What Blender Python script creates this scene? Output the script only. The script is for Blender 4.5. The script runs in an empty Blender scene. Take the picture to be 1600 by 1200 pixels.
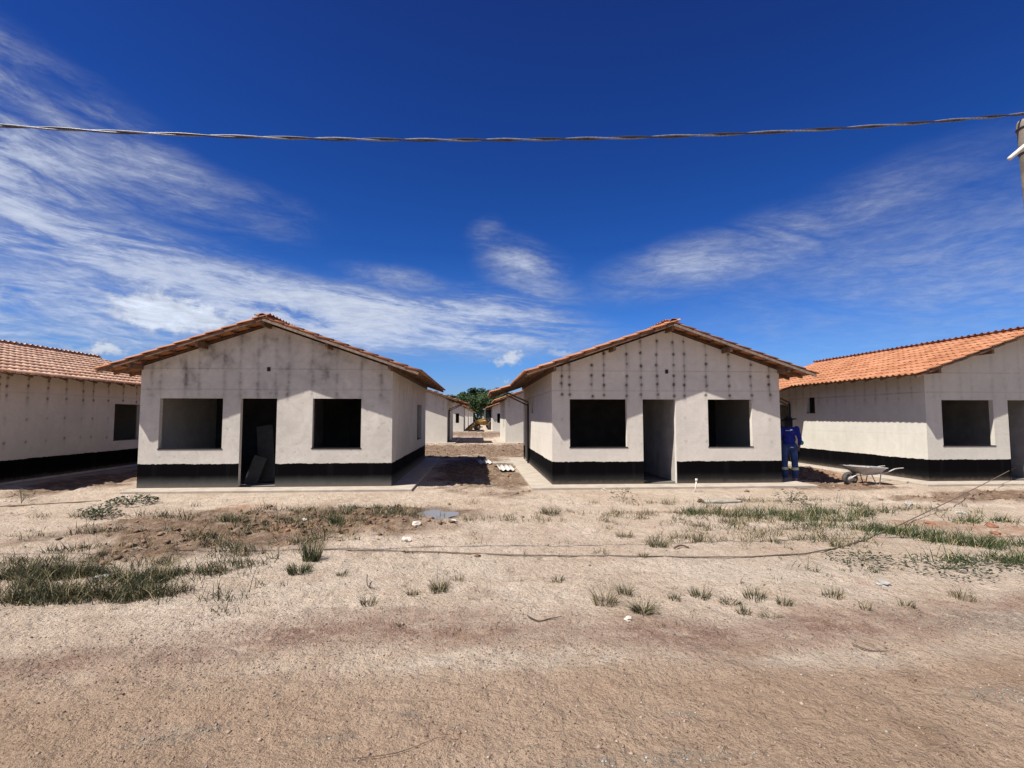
import bpy, bmesh, math, random
import numpy as np
from mathutils import Vector, Matrix
R = math.radians
S = bpy.context.scene
COL = S.collection
rng = np.random.default_rng(7)
random.seed(7)

# ------------------------------------------------------------------ camera
cam = bpy.data.objects.new('camera', bpy.data.cameras.new('camera'))
COL.objects.link(cam); S.camera = cam
cam.location = (0, 0, 1.661)
cam.rotation_euler = (R(90 + 3.639), 0, R(-3.807))
cam.data.sensor_width = 36; cam.data.lens = 805.9 / 1600 * 36
cam.data.clip_end = 3000; cam.data.clip_start = .05

# ------------------------------------------------------------------ light
SUND = Vector((-.60, -.32, 1)).normalized()         # towards the sun
SUN_EL = math.asin(SUND.z); SUN_AZ = math.atan2(SUND.x, SUND.y)
S.view_settings.view_transform = 'Standard'; S.view_settings.look = 'None'
S.view_settings.exposure = .75; S.view_settings.gamma = 1
S.view_settings.use_curve_mapping = False
sl = bpy.data.lights.new('sun', 'SUN'); sl.energy = 5.0; sl.angle = R(.53); sl.color = (1, .955, .89)
sun = bpy.data.objects.new('sun', sl); COL.objects.link(sun)
sun.rotation_euler = SUND.to_track_quat('Z', 'Y').to_euler()

class NT:
    """small helper to write node trees as expressions"""
    def __init__(s, tree): s.t = tree; s.n = tree.nodes; s.l = tree.links
    def node(s, typ, ins=None, **props):
        n = s.n.new(typ)
        for k, v in props.items(): setattr(n, k, v)
        for k, v in (ins or {}).items():
            if isinstance(v, bpy.types.NodeSocket): s.l.new(v, n.inputs[k])
            else: n.inputs[k].default_value = v
        return n
    def m(s, op, a, b=0., c=0., clamp=False):
        n = s.node('ShaderNodeMath', operation=op, use_clamp=clamp)
        for i, v in enumerate((a, b, c)):
            if isinstance(v, bpy.types.NodeSocket): s.l.new(v, n.inputs[i])
            else: n.inputs[i].default_value = v
        return n.outputs[0]
    def rng(s, v, a, b, c=0., d=1., smooth=True):
        n = s.node('ShaderNodeMapRange', {'Value': v, 'From Min': a, 'From Max': b, 'To Min': c, 'To Max': d})
        n.interpolation_type = 'SMOOTHSTEP' if smooth else 'LINEAR'
        return n.outputs[0]
    def noise(s, vec, scale, detail=5., rough=.55, dist=0., out=0, **k):
        n = s.node('ShaderNodeTexNoise', {'Scale': scale, 'Detail': detail, 'Roughness': rough, 'Distortion': dist}, **k)
        if vec is not None: s.l.new(vec, n.inputs['Vector'])
        return n.outputs[out]
    def mapv(s, vec, scale=(1, 1, 1), loc=(0, 0, 0), rot=(0, 0, 0)):
        return s.node('ShaderNodeMapping', {'Vector': vec, 'Scale': scale, 'Location': loc, 'Rotation': rot}).outputs[0]
    def mix(s, f, a, b, mode='MIX'):
        n = s.node('ShaderNodeMix', data_type='RGBA', blend_type=mode)
        for i, v in ((0, f), (6, a), (7, b)):
            if isinstance(v, bpy.types.NodeSocket): s.l.new(v, n.inputs[i])
            else: n.inputs[i].default_value = v if i == 0 else (*v, 1)[:4]
        return n.outputs[2]

# ------------------------------------------------------------------ sky
W = bpy.data.worlds.new('World'); S.world = W; W.use_nodes = True
W.node_tree.nodes.clear(); t = NT(W.node_tree)
sky = t.node('ShaderNodeTexSky', sky_type='NISHITA', sun_disc=False, sun_elevation=SUN_EL,
             sun_rotation=SUN_AZ, altitude=0, air_density=1.0, dust_density=.25, ozone_density=3.5)
SKY_STR = .06
d = t.node('ShaderNodeTexCoord').outputs['Generated']
sp = t.node('ShaderNodeSeparateXYZ', {0: d})
az = t.m('DEGREES', t.m('ARCTAN2', sp.outputs[0], sp.outputs[1]))
el = t.m('DEGREES', t.m('ARCSINE', sp.outputs[2]))
ae = t.node('ShaderNodeCombineXYZ', {0: az, 1: el, 2: 0.}).outputs[0]
# deep tropical blue: the sky texture filtered by elevation
rp = t.node('ShaderNodeValToRGB', {0: t.m('DIVIDE', el, 50.)})
cr = rp.color_ramp
cr.elements.remove(cr.elements[1])
for p_, c_ in ((0.0, (.43, .58, 1.0)), (.04, (.41, .56, .96)), (.12, (.28, .54, 1.0)), (.20, (.20, .46, .95)), (.36, (.10, .31, .76)), (.60, (.085, .24, .66)), (.80, (.09, .20, .58)), (1.0, (.09, .20, .58))):
    e_ = cr.elements[0] if p_ == 0 else cr.elements.new(p_); e_.position = p_; e_.color = (*c_, 1)
skc = t.mix(1., sky.outputs[0], rp.outputs[0], 'MULTIPLY')
wv = t.noise(ae, .055, 4., .5, 0, out=1)
warp = t.node('ShaderNodeVectorMath', {0: wv, 1: (.5, .5, .5)}, operation='SUBTRACT').outputs[0]
warp = t.node('ShaderNodeVectorMath', {0: warp, 1: (5., 2.6, 0)}, operation='MULTIPLY').outputs[0]
aew = t.node('ShaderNodeVectorMath', {0: ae, 1: warp}, operation='ADD').outputs[0]
def streaks(tilt, sx, sy, lo, hi, seed, detail=7., src=aew):
    v = t.mapv(src, rot=(0, 0, R(tilt)))
    v = t.mapv(v, scale=(sx, sy, 1), loc=(seed, seed * .7, 0))
    return t.rng(t.noise(v, 1., detail, .66, .5), lo, hi)
def patch(ca, ce, ra, re, tilt=0, soft=0., src=None):
    v = t.node('ShaderNodeVectorMath', {0: src or aew, 1: (ca, ce, 0)}, operation='SUBTRACT').outputs[0]
    v = t.mapv(v, rot=(0, 0, R(tilt)))
    v = t.node('ShaderNodeVectorMath', {0: v, 1: (1 / ra, 1 / re, 0)}, operation='MULTIPLY').outputs[0]
    l = t.node('ShaderNodeVectorMath', {0: v}, operation='LENGTH').outputs['Value']
    return t.rng(l, soft, 1.0, 1., 0.)
fine = streaks(9, .085, .34, .38, .66, 3.1, 11.)
fine2 = streaks(5, .075, .62, .36, .66, 8.7, 11.)
wisp = streaks(10, .07, .30, .26, .66, 5.3, 8.)
puffn = streaks(0, .22, .4, .28, .62, 1.7, 6.)
layers = [
    (patch(-46, 24.0, 23, 7.0, 13), fine, .80), (patch(-32, 21.5, 17, 3.5, 16), fine2, .34), (patch(-24, 20.5, 12, 2.4, 10), fine, .22),
    (patch(-47, 14.5, 24, 7.5, 6), fine2, .72), (patch(-30, 14.0, 26, 4.2, 10), fine2, .55), (patch(-45, 18, 14, 4.5, 0), fine, .7),
    (patch(-36, 9.5, 36, 4.6, -3, .15), fine, 1.0), (patch(-10, 10.6, 31, 3.9, 3, .2), fine2, 1.05), (patch(-10, 8.8, 28, 3.4, 2), fine, .85), (patch(-22, 8.0, 30, 3.2, 1), fine2, .5),
    (patch(-22, 12.2, 28, 3.4, 8), fine, .65), (patch(-36, 6.5, 30, 2.8, 0), fine2, .55),
    (patch(5.5, 16.0, 7.5, 4.2, 20), fine, .62), (patch(4.5, 16.4, 5.0, 3.0, 25), puffn, .22), (patch(0.6, 19.6, 3.4, 2.2, -30), fine2, .20), (patch(2, 12.5, 13, 3.0, 0), fine2, .5), (patch(-9, 14.6, 8, 1.8, 4), puffn, .35),
    (patch(24, 15.6, 15, 3.8, -8), wisp, .48), (patch(36, 18.8, 18, 3.6, -11), wisp, .28),
    (patch(38, 12, 26, 9, -16), wisp, .20), (patch(50, 10, 20, 13, -10), wisp, .24),
]
dens = None
for msk, n_, k in layers:
    v = t.m('MULTIPLY', t.m('MULTIPLY', msk, t.m('ADD', n_, .06)), k)
    dens = v if dens is None else t.m('ADD', dens, v)
# cirrus carried on out of view, thickened there to add fill light on facades
behind = t.rng(t.m('ABSOLUTE', az), 60, 85)
dens = t.m('ADD', dens, t.m('MULTIPLY', t.m('MULTIPLY', behind, t.rng(el, 65, 35)), t.m('MULTIPLY', fine2, .8)))
# small cumulus puffs
def puff(ca, ce, ra, re, k=1.):
    sm = t.node('ShaderNodeVectorMath', {0: t.noise(ae, .9, 5., .55, out=1), 1: (.5, .5, .5)}, operation='SUBTRACT').outputs[0]
    sm = t.node('ShaderNodeVectorMath', {0: sm, 1: (3.4, 2.4, 0)}, operation='MULTIPLY').outputs[0]
    s2 = t.node('ShaderNodeVectorMath', {0: ae, 1: sm}, operation='ADD').outputs[0]
    return t.m('MULTIPLY', patch(ca, ce, ra, re, 0, .25, s2), k)
cum = None
for a in ((-30.5, 9.6, 5.2, 2.3, .9), (-27.5, 9.2, 3.6, 1.7, .6), (3.6, 6.35, 1.9, 1.0, .75), (2.4, 6.1, 1.1, .6, .5), (-34.8, 5.9, 2.0, .9, .8), (2.8, 4.2, .9, .5, .4), (-36.5, 5.6, 2.2, .6, .4), (9.5, 7.0, 1.8, .8, .4)):
    v = puff(*a); cum = v if cum is None else t.m('MAXIMUM', cum, v)
dens = t.m('MULTIPLY', dens, t.rng(el, .5, 4.5))
fib = t.noise(t.mapv(aew, rot=(0, 0, R(8)), scale=(.5, 2.0, 1)), 1., 8., .7, .4)
open_ = t.rng(t.noise(t.mapv(ae, scale=(.06, .16, 1), loc=(4.4, 2.2, 0)), 1., 6., .6, .3), .30, .62, .62, 1.3)
dens = t.m('MULTIPLY', t.m('MULTIPLY', dens, open_), t.rng(fib, .25, .75, .85, 1.5))
dtot = t.m('MINIMUM', t.m('ADD', t.m('MULTIPLY', t.m('SUBTRACT', 1., t.m('EXPONENT', t.m('MULTIPLY', dens, -1.25))), .92), cum), .93)
cl_shade = t.m('ADD', t.m('MULTIPLY', cum, .18), t.m('MULTIPLY', t.rng(dens, 0., 1.2), .14))
cval = t.m('ADD', t.m('ADD', .225, t.m('MULTIPLY', t.rng(fib, .3, .7), .07)), cl_shade)
ccol = t.node('ShaderNodeCombineColor', {0: t.m('MULTIPLY', cval, .92), 1: t.m('MULTIPLY', cval, 1.0), 2: t.m('MULTIPLY', cval, 1.17)}).outputs[0]
b1 = t.node('ShaderNodeBackground', {'Color': skc, 'Strength': SKY_STR * 1.25})
b2 = t.node('ShaderNodeBackground', {'Color': ccol, 'Strength': 1.})
mx = t.node('ShaderNodeMixShader', {0: dtot, 1: b1.outputs[0], 2: b2.outputs[0]})
wo = t.node('ShaderNodeOutputWorld', {0: mx.outputs[0]})

# ------------------------------------------------------------------ numpy noise
_P = rng.random((256, 256)).astype(np.float32)
def vnoise(x, y):
    xi = np.floor(x).astype(int); yi = np.floor(y).astype(int); fx = x - xi; fy = y - yi
    fx = fx * fx * (3 - 2 * fx); fy = fy * fy * (3 - 2 * fy)
    a = _P[xi % 256, yi % 256]; b = _P[(xi + 1) % 256, yi % 256]; c = _P[xi % 256, (yi + 1) % 256]; d_ = _P[(xi + 1) % 256, (yi + 1) % 256]
    return (a * (1 - fx) + b * fx) * (1 - fy) + (c * (1 - fx) + d_ * fx) * fy
def fbm(x, y, o=4, seed=0.):
    x = np.asarray(x, float) + seed * 17.3 + 1000; y = np.asarray(y, float) + seed * 9.1 + 1000
    s = 0; a = .5; n = 0
    for i in range(o):
        s = s + a * vnoise(x, y); n += a; a *= .5; x = x * 2.03 + 11.7; y = y * 2.03 + 5.1
    return s / n
def sstep(x, a, b):
    q = np.clip((x - a) / (b - a), 0, 1); return q * q * (3 - 2 * q)
def blob(x, y, cx, cy, rx, ry, ang=0.):
    c, s = math.cos(R(ang)), math.sin(R(ang)); dx, dy = x - cx, y - cy
    u = (dx * c + dy * s) / rx; v = (-dx * s + dy * c) / ry
    return np.clip(1.15 - np.sqrt(u * u + v * v), 0, 1)

# ------------------------------------------------------------------ materials
def mat(name, rough=.85, spec=.3):
    m = bpy.data.materials.new(name); m.use_nodes = True
    t = NT(m.node_tree); b = t.n['Principled BSDF']
    b.inputs['Roughness'].default_value = rough; b.inputs['Specular IOR Level'].default_value = spec
    return m, t, b
def simple(name, col, var=.15, scale=12., rough=.8, metal=0., bump=.0, spec=.3):
    m, t, b = mat(name, rough, spec); b.inputs['Metallic'].default_value = metal
    oc = t.node('ShaderNodeTexCoord').outputs['Object']
    n = t.noise(oc, scale, 5., .6)
    f = t.rng(n, .3, .7)
    dk = tuple(c * (1 - var) for c in col); lt = tuple(min(1, c * (1 + var)) for c in col)
    t.l.new(t.mix(f, dk, lt), b.inputs['Base Color'])
    if bump:
        bn = t.node('ShaderNodeBump', {'Height': t.noise(oc, scale * 4, 5., .6), 'Strength': bump, 'Distance': .01})
        t.l.new(bn.outputs[0], b.inputs['Normal'])
    return m

def concrete(name, tint=(.44, .405, .365), fade=0., band=True, mott=.5):
    m, t, b = mat(name, .88, .2)
    oc = t.node('ShaderNodeTexCoord').outputs['Object']
    st = t.node('ShaderNodeAttribute', attribute_name='stain').outputs['Fac']
    ext = t.node('ShaderNodeAttribute', attribute_name='outer').outputs['Fac']
    s = t.node('ShaderNodeSeparateXYZ', {0: oc})
    big = t.rng(t.noise(oc, .9, 5., .62, .4), .32, .7)
    mid = t.rng(t.noise(oc, 3.6, 7., .72, 1.0), .34, .68)
    vert = t.rng(t.noise(t.mapv(oc, scale=(7, 7, .45)), 1., 5., .6), .35, .75)
    fin = t.noise(oc, 55., 4., .6)
    pit = t.rng(t.noise(oc, 30., 2., .5), .66, .74)
    c0 = t.mix(big, tuple(c * (1 - .10 * mott) for c in tint), tuple(c * (1 + .07 * mott) for c in tint))
    c1 = t.mix(t.m('MULTIPLY', mid, .45 * mott), c0, tuple(c * .72 for c in tint))
    c2 = t.mix(t.m('MULTIPLY', vert, .22), c1, (tint[0] * .78, tint[1] * .76, tint[2] * .72))
    c3 = t.mix(t.m('MULTIPLY', t.rng(fin, .3, .7), .10), c2, (.5, .48, .45))
    c3 = t.mix(t.m('MULTIPLY', pit, .35), c3, (.18, .16, .145))
    sn = t.m('MULTIPLY', st, t.rng(t.noise(oc, 14., 4., .6), .2, .6, .55, 1.1), clamp=True)
    c4 = t.mix(sn, c3, (.085, .07, .06))
    if band:
        zz = t.m('ADD', s.outputs[2], t.m('MULTIPLY', t.m('SUBTRACT', t.noise(oc, 2.6, 6., .8), .5), .10))
        bd = t.m('MULTIPLY', t.rng(zz, .556, .548), ext)
        bstreak = t.rng(t.noise(t.mapv(oc, scale=(4.2, 4.2, .25)), 1., 4., .55), .52, .75)
        lowf = t.rng(zz, .30, 0.02, 0., fade)
        dust = t.rng(t.m('ADD', zz, t.m('MULTIPLY', t.noise(oc, 9., 4., .6), .1)), .18, .02, 0., .6)
        bcol = t.mix(t.m('MULTIPLY', bstreak, .35), (.0035, .003, .0035), (.014, .014, .015))
        bcol = t.mix(lowf, bcol, (.11, .11, .10)); bcol = t.mix(dust, bcol, (.17, .13, .10))
        c4 = t.mix(bd, c4, bcol)
        t.l.new(t.rng(bd, 0, 1, .2, .02), b.inputs['Specular IOR Level'])
    t.l.new(c4, b.inputs['Base Color'])
    hh = t.m('ADD', t.m('MULTIPLY', mid, .5), t.m('ADD', t.m('MULTIPLY', fin, .35), t.m('MULTIPLY', st, -.4)))
    bn = t.node('ShaderNodeBump', {'Height': hh, 'Strength': .35, 'Distance': .01})
    t.l.new(bn.outputs[0], b.inputs['Normal'])
    return m

M = {}
M['concA'] = concrete('concrete_smudged', (.58, .535, .465), .75, mott=1.3)
M['concB'] = concrete('concrete_tied', (.62, .565, .49), .25, mott=.8)
M['concD'] = concrete('concrete_smooth', (.575, .54, .465), .1, mott=.7)
M['concZ'] = concrete('concrete_warm', (.60, .53, .44), .05, mott=.8)
M['concF'] = concrete('concrete_far', (.58, .54, .465), .0, band=False, mott=.6)
M['slab'] = simple('slab_cement', (.36, .31, .25), .14, 3., .9, bump=.3)
M['inner'] = simple('room_shade_cement', (.13, .12, .11), .2, 3., .9)  # floor cement darkened, room shade put into its colour
M['partition_lit'] = simple('lit_partition_cement', (.36, .33, .295), .16, 2.2, .9)  # brighter copy of the inner concrete for the partition lit through the door
M['wood'] = simple('roof_timber', (.15, .085, .05), .35, 9., .8, bump=.2)
M['rake'] = simple('grey_timber', (.22, .16, .12), .3, 14., .85, bump=.2)
M['darksill'] = simple('dark_stone', (.008, .008, .009), .2, 20., .5)
M['void'] = simple('junction_box', (.03, .025, .02), .2, 20., .9)

def tile_mat(name='clay_tile', k=(1., 1., 1.)):
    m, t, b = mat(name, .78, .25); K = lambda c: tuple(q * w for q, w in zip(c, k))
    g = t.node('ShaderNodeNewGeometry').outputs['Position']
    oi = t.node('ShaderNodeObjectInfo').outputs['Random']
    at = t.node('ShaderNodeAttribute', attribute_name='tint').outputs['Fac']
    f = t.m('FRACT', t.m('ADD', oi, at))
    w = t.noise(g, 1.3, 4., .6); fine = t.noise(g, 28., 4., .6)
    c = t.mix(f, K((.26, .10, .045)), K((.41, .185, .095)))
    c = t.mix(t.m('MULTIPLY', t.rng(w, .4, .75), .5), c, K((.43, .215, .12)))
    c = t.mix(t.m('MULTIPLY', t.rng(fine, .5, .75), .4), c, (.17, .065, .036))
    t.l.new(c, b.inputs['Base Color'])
    bn = t.node('ShaderNodeBump', {'Height': fine, 'Strength': .2, 'Distance': .004}); t.l.new(bn.outputs[0], b.inputs['Normal'])
    return m
M['tile'] = tile_mat(); M['tile_lifted'] = tile_mat('pale_lifted_clay_tile', (2.0, 2.8, 3.6))  # paler clay, brightened further to offset the slope facing away from the sun

# ------------------------------------------------------------------ object helpers
def link(name, me, parent=None, m=None):
    o = bpy.data.objects.new(name, me); COL.objects.link(o)
    if parent: o.parent = parent
    if m is not None and me is not None and not me.materials: me.materials.append(m)
    return o
def tag(o, label=None, cat=None, group=None, kind=None):
    if label: o['label'] = label
    if cat: o['category'] = cat
    if group: o['group'] = group
    if kind: o['kind'] = kind
    return o
def empty(name, loc=(0, 0, 0), rz=0.):
    o = bpy.data.objects.new(name, None); COL.objects.link(o); o.location = loc; o.rotation_euler = (0, 0, rz)
    o.empty_display_size = .1
    return o
def pyd(name, v, f, smooth=False):
    me = bpy.data.meshes.new(name); me.from_pydata([tuple(map(float, q)) for q in v], [], [tuple(int(i) for i in q) for q in f]); me.update()
    if smooth: me.shade_smooth()
    return me
def npmesh(name, v, f, smooth=False):
    """v (n,3) array, f (k,3|4) array"""
    me = bpy.data.meshes.new(name); v = np.asarray(v, np.float32); f = np.asarray(f, np.int32); k = f.shape[1]
    me.vertices.add(len(v)); me.vertices.foreach_set('co', v.ravel())
    me.loops.add(f.size); me.loops.foreach_set('vertex_index', f.ravel())
    me.polygons.add(len(f)); me.polygons.foreach_set('loop_start', np.arange(0, f.size, k, dtype=np.int32))
    me.update(calc_edges=True); me.validate()
    if smooth: me.shade_smooth()
    return me
def fattr(me, name, vals):
    a = me.attributes.new(name, 'FLOAT', 'POINT'); a.data.foreach_set('value', np.asarray(vals, np.float32).ravel())
class B:
    """collects primitive shapes as verts and faces"""
    def __init__(s): s.v = []; s.f = []
    def add(s, v, f):
        o = len(s.v); s.v += [tuple(q) for q in v]; s.f += [tuple(i + o for i in q) for q in f]; return s
    def box(s, c, d, M4=None, taper=1.):
        x, y, z = (q / 2 for q in d); v = []
        for k in (-1, 1):
            tt = taper if k > 0 else 1.
            for a, b_ in ((-1, -1), (1, -1), (1, 1), (-1, 1)): v.append(Vector((a * x * tt, b_ * y * tt, k * z)))
        if M4 is not None: v = [M4 @ q for q in v]
        v = [q + Vector(c) for q in v]
        return s.add(v, [(3, 2, 1, 0), (4, 5, 6, 7), (0, 1, 5, 4), (1, 2, 6, 5), (2, 3, 7, 6), (3, 0, 4, 7)])
    def beam(s, a, b_, w, h, up=(0, 0, 1)):
        a = Vector(a); b_ = Vector(b_); d_ = (b_ - a); L = d_.length; z = Vector(up)
        y = d_.normalized(); x = y.cross(z).normalized(); z = x.cross(y).normalized()
        v = []
        for p in (a, b_):
            for i, j in ((-1, -1), (1, -1), (1, 1), (-1, 1)): v.append(p + x * (i * w / 2) + z * (j * h / 2))
        return s.add(v, [(0, 1, 2, 3), (7, 6, 5, 4), (1, 0, 4, 5), (2, 1, 5, 6), (3, 2, 6, 7), (0, 3, 7, 4)])
    def tube(s, pts, r, n=8, cap=True):
        pts = [Vector(p) for p in pts]; rr = list(np.interp(np.linspace(0, 1, len(pts)), np.linspace(0, 1, len(r)), r)) if hasattr(r, '__len__') else [r] * len(pts)
        v = []; f = []; X = None
        for i, p in enumerate(pts):
            d_ = (pts[min(i + 1, len(pts) - 1)] - pts[max(i - 1, 0)]).normalized()
            if X is None: X = d_.orthogonal().normalized()
            X = (X - d_ * X.dot(d_)).normalized(); Y = d_.cross(X)
            for k in range(n):
                a = 2 * math.pi * k / n; v.append(p + (X * math.cos(a) + Y * math.sin(a)) * rr[i])
        for i in range(len(pts) - 1):
            for k in range(n):
                a, b_ = i * n + k, i * n + (k + 1) % n; f.append((a, b_, b_ + n, a + n))
        if cap: f.append(tuple(range(n - 1, -1, -1))); f.append(tuple(range((len(pts) - 1) * n, len(pts) * n)))
        return s.add(v, f)
    def ring(s, c, Rr, r, axis='Y', n=20, k=8, sq=1.):
        v = []; f = []
        for i in range(n):
            a = 2 * math.pi * i / n
            for j in range(k):
                b_ = 2 * math.pi * j / k; q = Rr + r * math.cos(b_); h = r * sq * math.sin(b_)
                p = (q * math.cos(a), h, q * math.sin(a)) if axis == 'Y' else (h, q * math.cos(a), q * math.sin(a))
                v.append((p[0] + c[0], p[1] + c[1], p[2] + c[2]))
                f.append((i * k + j, i * k + (j + 1) % k, ((i + 1) % n) * k + (j + 1) % k, ((i + 1) % n) * k + j))
        return s.add(v, f)
    def ell(s, c, r, n=12, k=8, M3=None):
        v = [Vector((0, 0, 1))]; f = []
        for i in range(1, k):
            th = math.pi * i / k
            for j in range(n): ph = 2 * math.pi * j / n; v.append(Vector((math.sin(th) * math.cos(ph), math.sin(th) * math.sin(ph), math.cos(th))))
        v.append(Vector((0, 0, -1)))
        for j in range(n):
            f.append((0, 1 + j, 1 + (j + 1) % n)); f.append((len(v) - 1, 1 + (k - 2) * n + (j + 1) % n, 1 + (k - 2) * n + j))
            for i in range(k - 2): a = 1 + i * n + j; b_ = 1 + i * n + (j + 1) % n; f.append((a, a + n, b_ + n, b_))
        v = [Vector((q.x * r[0], q.y * r[1], q.z * r[2])) for q in v]
        if M3 is not None: v = [M3 @ q for q in v]
        return s.add([q + Vector(c) for q in v], f)
    def mesh(s, name, smooth=False): return pyd(name, s.v, s.f, smooth)
    def obj(s, name, m, parent=None, smooth=False, bevel=0.):
        o = link(name, s.mesh(name, smooth), parent, m)
        if bevel:
            bv = o.modifiers.new('bevel', 'BEVEL'); bv.width = bevel; bv.segments = 2; bv.limit_method = 'ANGLE'
        return o

# ------------------------------------------------------------------ ground
BROWN = [(-3.6, 8.6, 3.1, 1.7, 0), (-2.2, 9.0, 2.6, 1.2, 0), (-2.4, 9.5, 2.2, .8, 0), (-4.2, 7.6, 1.1, 1.3, 20), (0.1, 17, 1.5, 6, 0), (-.2, 27, 16, 6.5, 0), (.8, 14.5, .9, 3, 0), (9.9, 16, 1.2, 4.5, 0), (8.6, 12.6, 2.2, .9, -10), (12, 10.6, 4, .8, 0), (0, 52, 26, 9, 0), (-10, 16.5, 1.5, 5, 0)]
RED = [(-1.6, 4.25, 2.0, .62, 16), (-.1, 4.35, 1.8, .58, -6), (1.4, 4.1, 1.9, .50, 0), (3.2, 4.2, 2.2, .5, 6), (-3., 3.9, 1.2, .4, 25), (5.2, 4.5, 1.6, .4, 0)]
ORANGE = [(8.0, 7.5, 1.0, .5, 10), (7.2, 8.0, .6, .3, 0), (-2.9, 8.4, .6, .3, 0), (10.2, 14.2, 1.4, 1.2, 0), (-4.3, 10.2, .8, .3, 0), (3.6, 9.3, 1.2, .2, 0), (9.8, 12.5, .8, .25, 0)]
CEM = [(-.78, 2.93, .18, .09, 0), (-.37, 3.12, .10, .06, 0), (1.19, 3.0, .16, .07, -10), (-.1, 2.95, .1, .06, 0), (3.3, 3.1, .5, .12, 0), (-1.6, 3.05, .3, .1, 20), (1.1, 2.62, .5, .08, 0), (4.6, 4.2, 1.4, .35, 0), (.6, 2.62, .3, .06, 0)]
WHITE = [(4.0, 9.1, 1.6, .7, 0), (-7.2, 11, 2.2, 1, 0), (3.7, 5.7, 2.6, .6, 0), (-.5, 6.2, 2.2, .6, 0), (0.4, 3.75, 2.0, .2, 0), (-2.3, 5.3, 2., .35, 15), (2.5, 3.6, 1.2, .2, 0), (6.5, 5.4, 2., .4, 0)]
def msum(L, x, y, sharp=.35, ns=2.2, seed=0):
    n = fbm(x * ns, y * ns, 4, seed) - .5
    r = np.zeros_like(np.asarray(x, float))
    for q in L: r = np.maximum(r, sstep(blob(x, y, *q) + n * .9, .08, .08 + sharp))
    return r
PUD = (-.74, 9.45)
def slabdist(x, y):
    """0 well inside a house footprint, 1 away from it"""
    r = np.ones_like(np.asarray(x, float))
    for x0, y0 in HP:
        dx = np.maximum(x0 - .55 - x, x - (x0 + 5.86 + .55)); dy = np.maximum(y0 - .55 - y, y - (y0 + 8.55))
        r = np.minimum(r, sstep(np.maximum(dx, dy), 0., .5))
    return r
XA, XB, XD, XZ, YF = -7.925, 1.84, 11.64, -17.86, 12.7
HP = [(XA, YF), (XB, YF), (XD, YF), (XZ, YF)]
def gheight(x, y):
    x = np.asarray(x, float); y = np.asarray(y, float)
    br = msum(BROWN, x, y, .5, 1.3, 3)
    h = -.06 + (fbm(x * .35, y * .35, 3, 1) - .5) * .10
    h = h + (fbm(x * 2.2, y * 2.2, 4, 2) - .5) * .035
    h = h + (fbm(x * 9, y * 9, 3, 5) - .5) * (.022 + .055 * br) + (fbm(x * 21, y * 21, 2, 15) - .5) * (.014 + .02 * br) + (fbm(x * 1.1 + y * .5, y * 6.5 - x * .6, 4, 27) - .5) * .035 + br * (fbm(x * 3.1, y * 3.1, 4, 6) - .45) * .16
    # wheel tracks passing the right-hand house
    tr = sstep(x, 6.5, 8.5) * np.exp(-((y - 10.9 + .12 * (x - 9)) / 1.0) ** 2)
    h = h + tr * .03 * np.sin((y + .12 * x) * 14)
    h = h + .13 * blob(x, y, 10.1, 15.2, 1.1, 1.2) * (.6 + fbm(x * 4, y * 4, 3, 8))
    h = h + .10 * blob(x, y, .5, 14.2, .9, 1.0) * fbm(x * 4, y * 4, 3, 8)
    pd = np.sqrt(((x - PUD[0]) / .40) ** 2 + ((y - PUD[1]) / .58) ** 2)
    h = h * sstep(pd, .6, 1.5) + (-.125) * (1 - sstep(pd, .6, 1.5))
    sd = slabdist(x, y)
    h = h * sd + (-.055) * (1 - sd)
    return np.where(y > 60, -.05, h)
def axis(segs):
    out = []
    for a, b_, s_ in segs: out += list(np.arange(a, b_, s_))
    out.append(segs[-1][1]); return np.array(out)
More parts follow.
